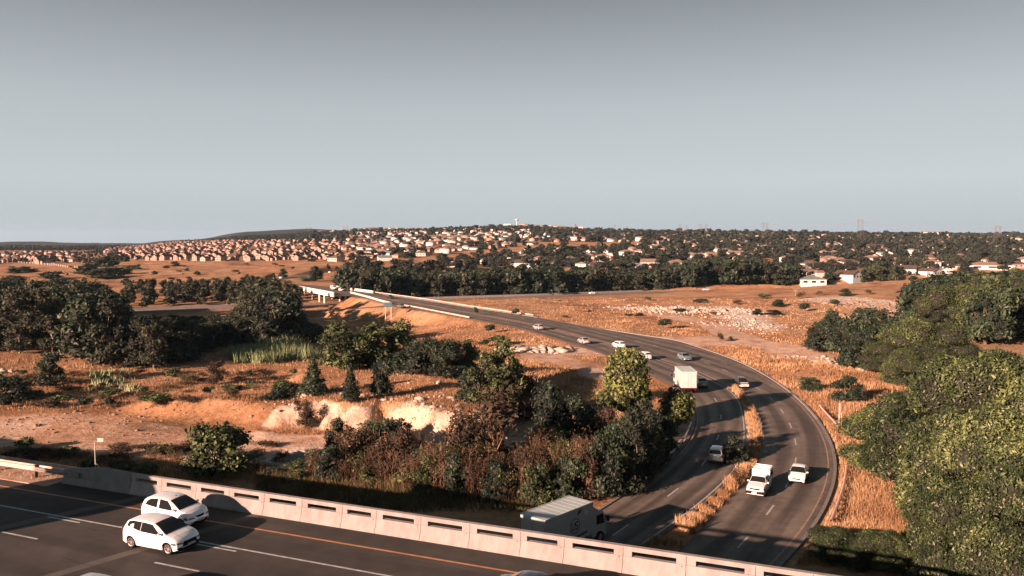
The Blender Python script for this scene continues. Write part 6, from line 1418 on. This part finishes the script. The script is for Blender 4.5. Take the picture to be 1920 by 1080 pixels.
rocks('rubble', [(955, 652), (1000, 656), (1060, 657)], 330, (1.6, 1.8), .25, .75, 'heap of pale broken concrete beside the straight road', m='rock')
rocks('rubble', [(1190, 574), (1260, 577), (1330, 578), (1400, 584)], 900, (6, 9), .15, .55, 'white broken stones strewn over the field right of the road')
rocks('rubble', [(1370, 590), (1440, 615), (1340, 605)], 320, (4, 6), .12, .42, 'scattered stones beside the dirt track')
rocks('rubble', [(1540, 565), (1640, 580), (1700, 590), (1640, 600)], 600, (8, 10), .2, .6, 'pinkish stones on the rough ground before the dark evergreens', m='rock_dark')
rocks('rubble', [(535, 860), (600, 850), (622, 852)], 160, (2.2, .8), .12, .35, 'low heap of pale gravel at the edge of the clearing')
rocks('rubble', [(0, 698), (16, 694)], 26, (.8, .8), .25, .6, 'small white pile at the left edge in the orange grass')
rocks('rubble', [(20, 790), (150, 775), (300, 785), (420, 790)], 260, (9, 6), .06, .24, 'stones scattered over the dirt clearing', m='rock_dark')
rocks('rubble', [(540, 790), (640, 770), (760, 790), (860, 820), (980, 840)], 330, (4, 2.5), .1, .4, 'fallen blocks below the pale bank')
rocks('rubble', [(1440, 668), (1500, 670), (1620, 692)], 90, (3, 1.5), .15, .5, 'pale stones along the track end')
# ------------------------------------------------------------------ grass
def blades(name, px0, px1, py0, py1, n, hmin, hmax, m, label, test=None, wd=.03, lean=.35, zplane=0.0, per=5, spread=.25, cat='grass'):
    px = rng.uniform(px0, px1, n); py = rng.uniform(py0, py1, n); d0 = np.stack([(px - 960) / F, (540 - py) / F], 1); cp, sp_ = math.cos(PITCH), math.sin(PITCH)
    dz = d0[:, 1] * cp - sp_; k = (zplane - CAMZ) / dz; X = d0[:, 0] * k; Y = (cp + d0[:, 1] * sp_) * k
    H_ = hfun(X, Y)
    for _ in range(2): k = (H_ - CAMZ) / dz; X = d0[:, 0] * k; Y = (cp + d0[:, 1] * sp_) * k; H_ = hfun(X, Y)
    ok = (road_out(X, Y) > -.6) & (lines_mask(X, Y, DIRT) < .35) & (X * HN[0] + Y * HN[1] > C0 + 3.4)
    if test is not None: ok &= test(px, py, X, Y)
    X, Y, H_ = X[ok], Y[ok], H_[ok]; keep = vnoise(X, Y, 3.3, 31) + vnoise(X, Y, 9, 32) > rng.uniform(.35, 1.0, len(X)); X, Y, H_ = X[keep], Y[keep], H_[keep]
    m_ = len(X); X = np.repeat(X, per) + rng.normal(size=m_ * per) * spread; Y = np.repeat(Y, per) + rng.normal(size=m_ * per) * spread; H_ = np.repeat(H_, per); D = np.hypot(X, Y)
    k2 = road_out(X, Y) > -.62; X, Y, H_, D = X[k2], Y[k2], H_[k2], D[k2]; N_ = len(X); h = rng.uniform(hmin, hmax, N_) * (.6 + .8 * vnoise(X, Y, 7, 33)); a = rng.uniform(0, 6.28, N_); w_ = np.maximum(wd, D * .00030)
    base = np.stack([X, Y, H_ - .05], 1); dx = np.stack([np.cos(a), np.sin(a), np.zeros(N_)], 1) * w_[:, None]; a2 = rng.uniform(0, 6.28, N_); tip = base + np.stack([np.cos(a2) * h * lean * rng.random(N_), np.sin(a2) * h * lean * rng.random(N_), h], 1)
    V = np.stack([base - dx, base + dx, tip], 1).reshape(-1, 3); o = mesh_np(name, V, np.arange(3 * N_).reshape(-1, 3), M[m]); tag(o, label, cat, kind='stuff'); print(name, N_); return o
blades('dry_grass', -20, 1000, 600, 905, 26000, .25, .6, 'grass', 'dry orange grass over the open ground at left and centre', per=5, spread=.35)
blades('dry_grass', 1000, 1330, 600, 850, 9000, .25, .6, 'grass', 'dry orange grass around the junction and the sunlit tree', per=5, spread=.35)
blades('dry_grass', 880, 1700, 560, 700, 12000, .25, .55, 'grass', 'dry orange grass on the field right of the road', per=4, spread=.5)
blades('dry_grass', 1300, 1720, 640, 1060, 30000, .3, .8, 'grass', 'tall dry orange grass on the verge and slope outside the curve', per=5, spread=.18, wd=.02)
mi = rng.integers(2, 149, 26000); mi = mi[mi < 60]; mu = rng.random(len(mi)); ma = AL[mi]; mbx = BR[np.argmin(np.hypot(AL[:, None, 0] - BR[None, :, 0], AL[:, None, 1] - BR[None, :, 1]), axis=1)][mi]
gapw = np.hypot(*(ma - mbx)[:, :2].T); XY = mbx[:, :2] * (1 - mu[:, None]) + ma[:, :2] * mu[:, None] + rng.normal(size=(len(mi), 2)) * .12; kp = (gapw > .8) & (mu * gapw > .1) & ((1 - mu) * gapw > .35); XY = np.repeat(XY[kp], 5, 0); XY = XY + rng.normal(size=XY.shape) * .1
N_ = len(XY); h = rng.uniform(.35, 1.05, N_) * (.35 + 1.2 * vnoise(XY[:, 0], XY[:, 1], 2.5, 51)); base = np.stack([XY[:, 0], XY[:, 1], np.full(N_, -.12)], 1); a = rng.uniform(0, 6.28, N_); dx = np.stack([np.cos(a), np.sin(a), 0 * a], 1) * .03; tip = base + np.stack([rng.normal(size=N_) * .16, rng.normal(size=N_) * .16, h], 1)
tag(mesh_np('dry_grass', np.stack([base - dx, base + dx, tip], 1).reshape(-1, 3), np.arange(3 * N_).reshape(-1, 3), M['grass']), 'tall dry orange grass on the median between the carriageways', 'grass', kind='stuff'); print('median', N_)
blades('reeds', 425, 592, 652, 682, 1500, 1.6, 3.0, 'leaf_reed', 'pale green reed bed in front of the wood', test=lambda px, py, X, Y: ((px - 508) / 88) ** 2 + ((py - 667) / 17) ** 2 < .45 + .8 * vnoise(X, Y, 5, 71), per=4, spread=.4, lean=.5, wd=.10, cat='reeds')
blades('reeds', 170, 250, 700, 735, 160, .8, 1.6, 'leaf_reed', 'small patch of pale green reeds above the dirt clearing', per=4, spread=.3, lean=.6, wd=.08, cat='reeds')
blades('undergrowth', 480, 1240, 860, 960, 3500, .5, 1.4, 'twig', 'tangle of dry brown stems behind the parapet', per=3, spread=.3, wd=.02, cat='undergrowth')
blades('undergrowth', 480, 1240, 860, 960, 6000, .3, .9, 'green_grass', 'low green plants behind the parapet', per=4, spread=.25, wd=.05, lean=1.0, cat='undergrowth')
# grass on the highway verge by the guardrail
N_ = 2600; t = rng.uniform(te - 60, te - 1.2, N_); n = rng.uniform(C0 - .45, C0 + 2.6, N_); XY = HN[None] * n[:, None] + HT[None] * t[:, None]; h = rng.uniform(.08, .34, N_)
base = np.stack([XY[:, 0], XY[:, 1], np.full(N_, DH + .03)], 1); a = rng.uniform(0, 6.28, N_); dx = np.stack([np.cos(a), np.sin(a), 0 * a], 1) * .02; tip = base + np.stack([rng.normal(size=N_) * .12, rng.normal(size=N_) * .12, h], 1)
tag(mesh_np('dry_grass', np.stack([base - dx, base + dx, tip], 1).reshape(-1, 3), np.arange(3 * N_).reshape(-1, 3), M['grass']), 'dry grass growing through the highway verge under the guardrail', 'grass', kind='stuff')
# ------------------------------------------------------------------ off to the left and behind: unseen blocks added to shade the highway
def up_sun(px, py, dist_, z=DH):
    p = P(px, py, z); return p[0] - SX * dist_, p[1] - SY * dist_
def block(a, b, dist_, h, label, d=8):
    p = np.array(up_sun(*a, dist_)); q = np.array(up_sun(*b, dist_)); c_ = (p + q) / 2; w_ = np.linalg.norm(q - p); ang = math.atan2(*(q - p)[::-1])
    z = gz(c_[0], c_[1]); root = empty('shade_caster', (c_[0], c_[1], min(z, 0)), ang); MB().box((0, 0, h / 2), (w_, d, h)).build('wall', M['wall2'], root); MB().box((0, 0, h + .3), (w_ + .4, d + .4, .6)).build('roof', M['roofg'], root); tag(root, label, 'building')

block((98, 905), (208, 949), 34, 17.5, 'unseen block added left of the view to shade the highway', 8)
block((-80, 985), (230, 1110), 46, 16.5, 'second unseen block added left of the view to shade the near lanes', 8)

# ------------------------------------------------------------------ air
hz = bpy.data.materials.new('haze_air'); hz.use_nodes = True; t = hz.node_tree; t.nodes.clear(); ou = t.nodes.new('ShaderNodeOutputMaterial'); pv = t.nodes.new('ShaderNodeVolumePrincipled')
pv.inputs['Color'].default_value = (.40, .66, .92, 1); pv.inputs['Density'].default_value = .00003; pv.inputs['Anisotropy'].default_value = .1; t.links.new(pv.outputs[0], ou.inputs['Volume'])
mb = MB(); mb.box((0, 0, 0), (1, 1, 1)); hzo = mb.build('haze', hz); hzo.scale = (32000, 32000, 260); hzo.location = (0, 0, 60); tag(hzo, kind='stuff', label='thin air haze over the whole valley')

# ------------------------------------------------------------------ tell look-alikes of a small set apart
ORD = ['first', 'second', 'third', 'fourth', 'fifth', 'sixth', 'seventh', 'eighth', 'ninth', 'tenth', 'eleventh', 'twelfth']
bylab = {}
for o in sc.objects:
    if o.parent is None and o.get('label') and o.get('kind') is None: bylab.setdefault(o['label'], []).append(o)
for lb, obs in bylab.items():
    if 2 <= len(obs) <= 12 and len(lb.split()) <= 12:
        def key_(o):
            c = o.location if o.location.length > .01 else (o.matrix_world @ Vector(o.bound_box[0]) if o.type == 'MESH' else o.location)
            return 960 + F * c[0] / max(c[1], 1)
        obs.sort(key=key_)
        for i, o in enumerate(obs): o['label'] = lb + ', ' + ORD[i] + ' from the left'; o['group'] = o.get('group') or lb
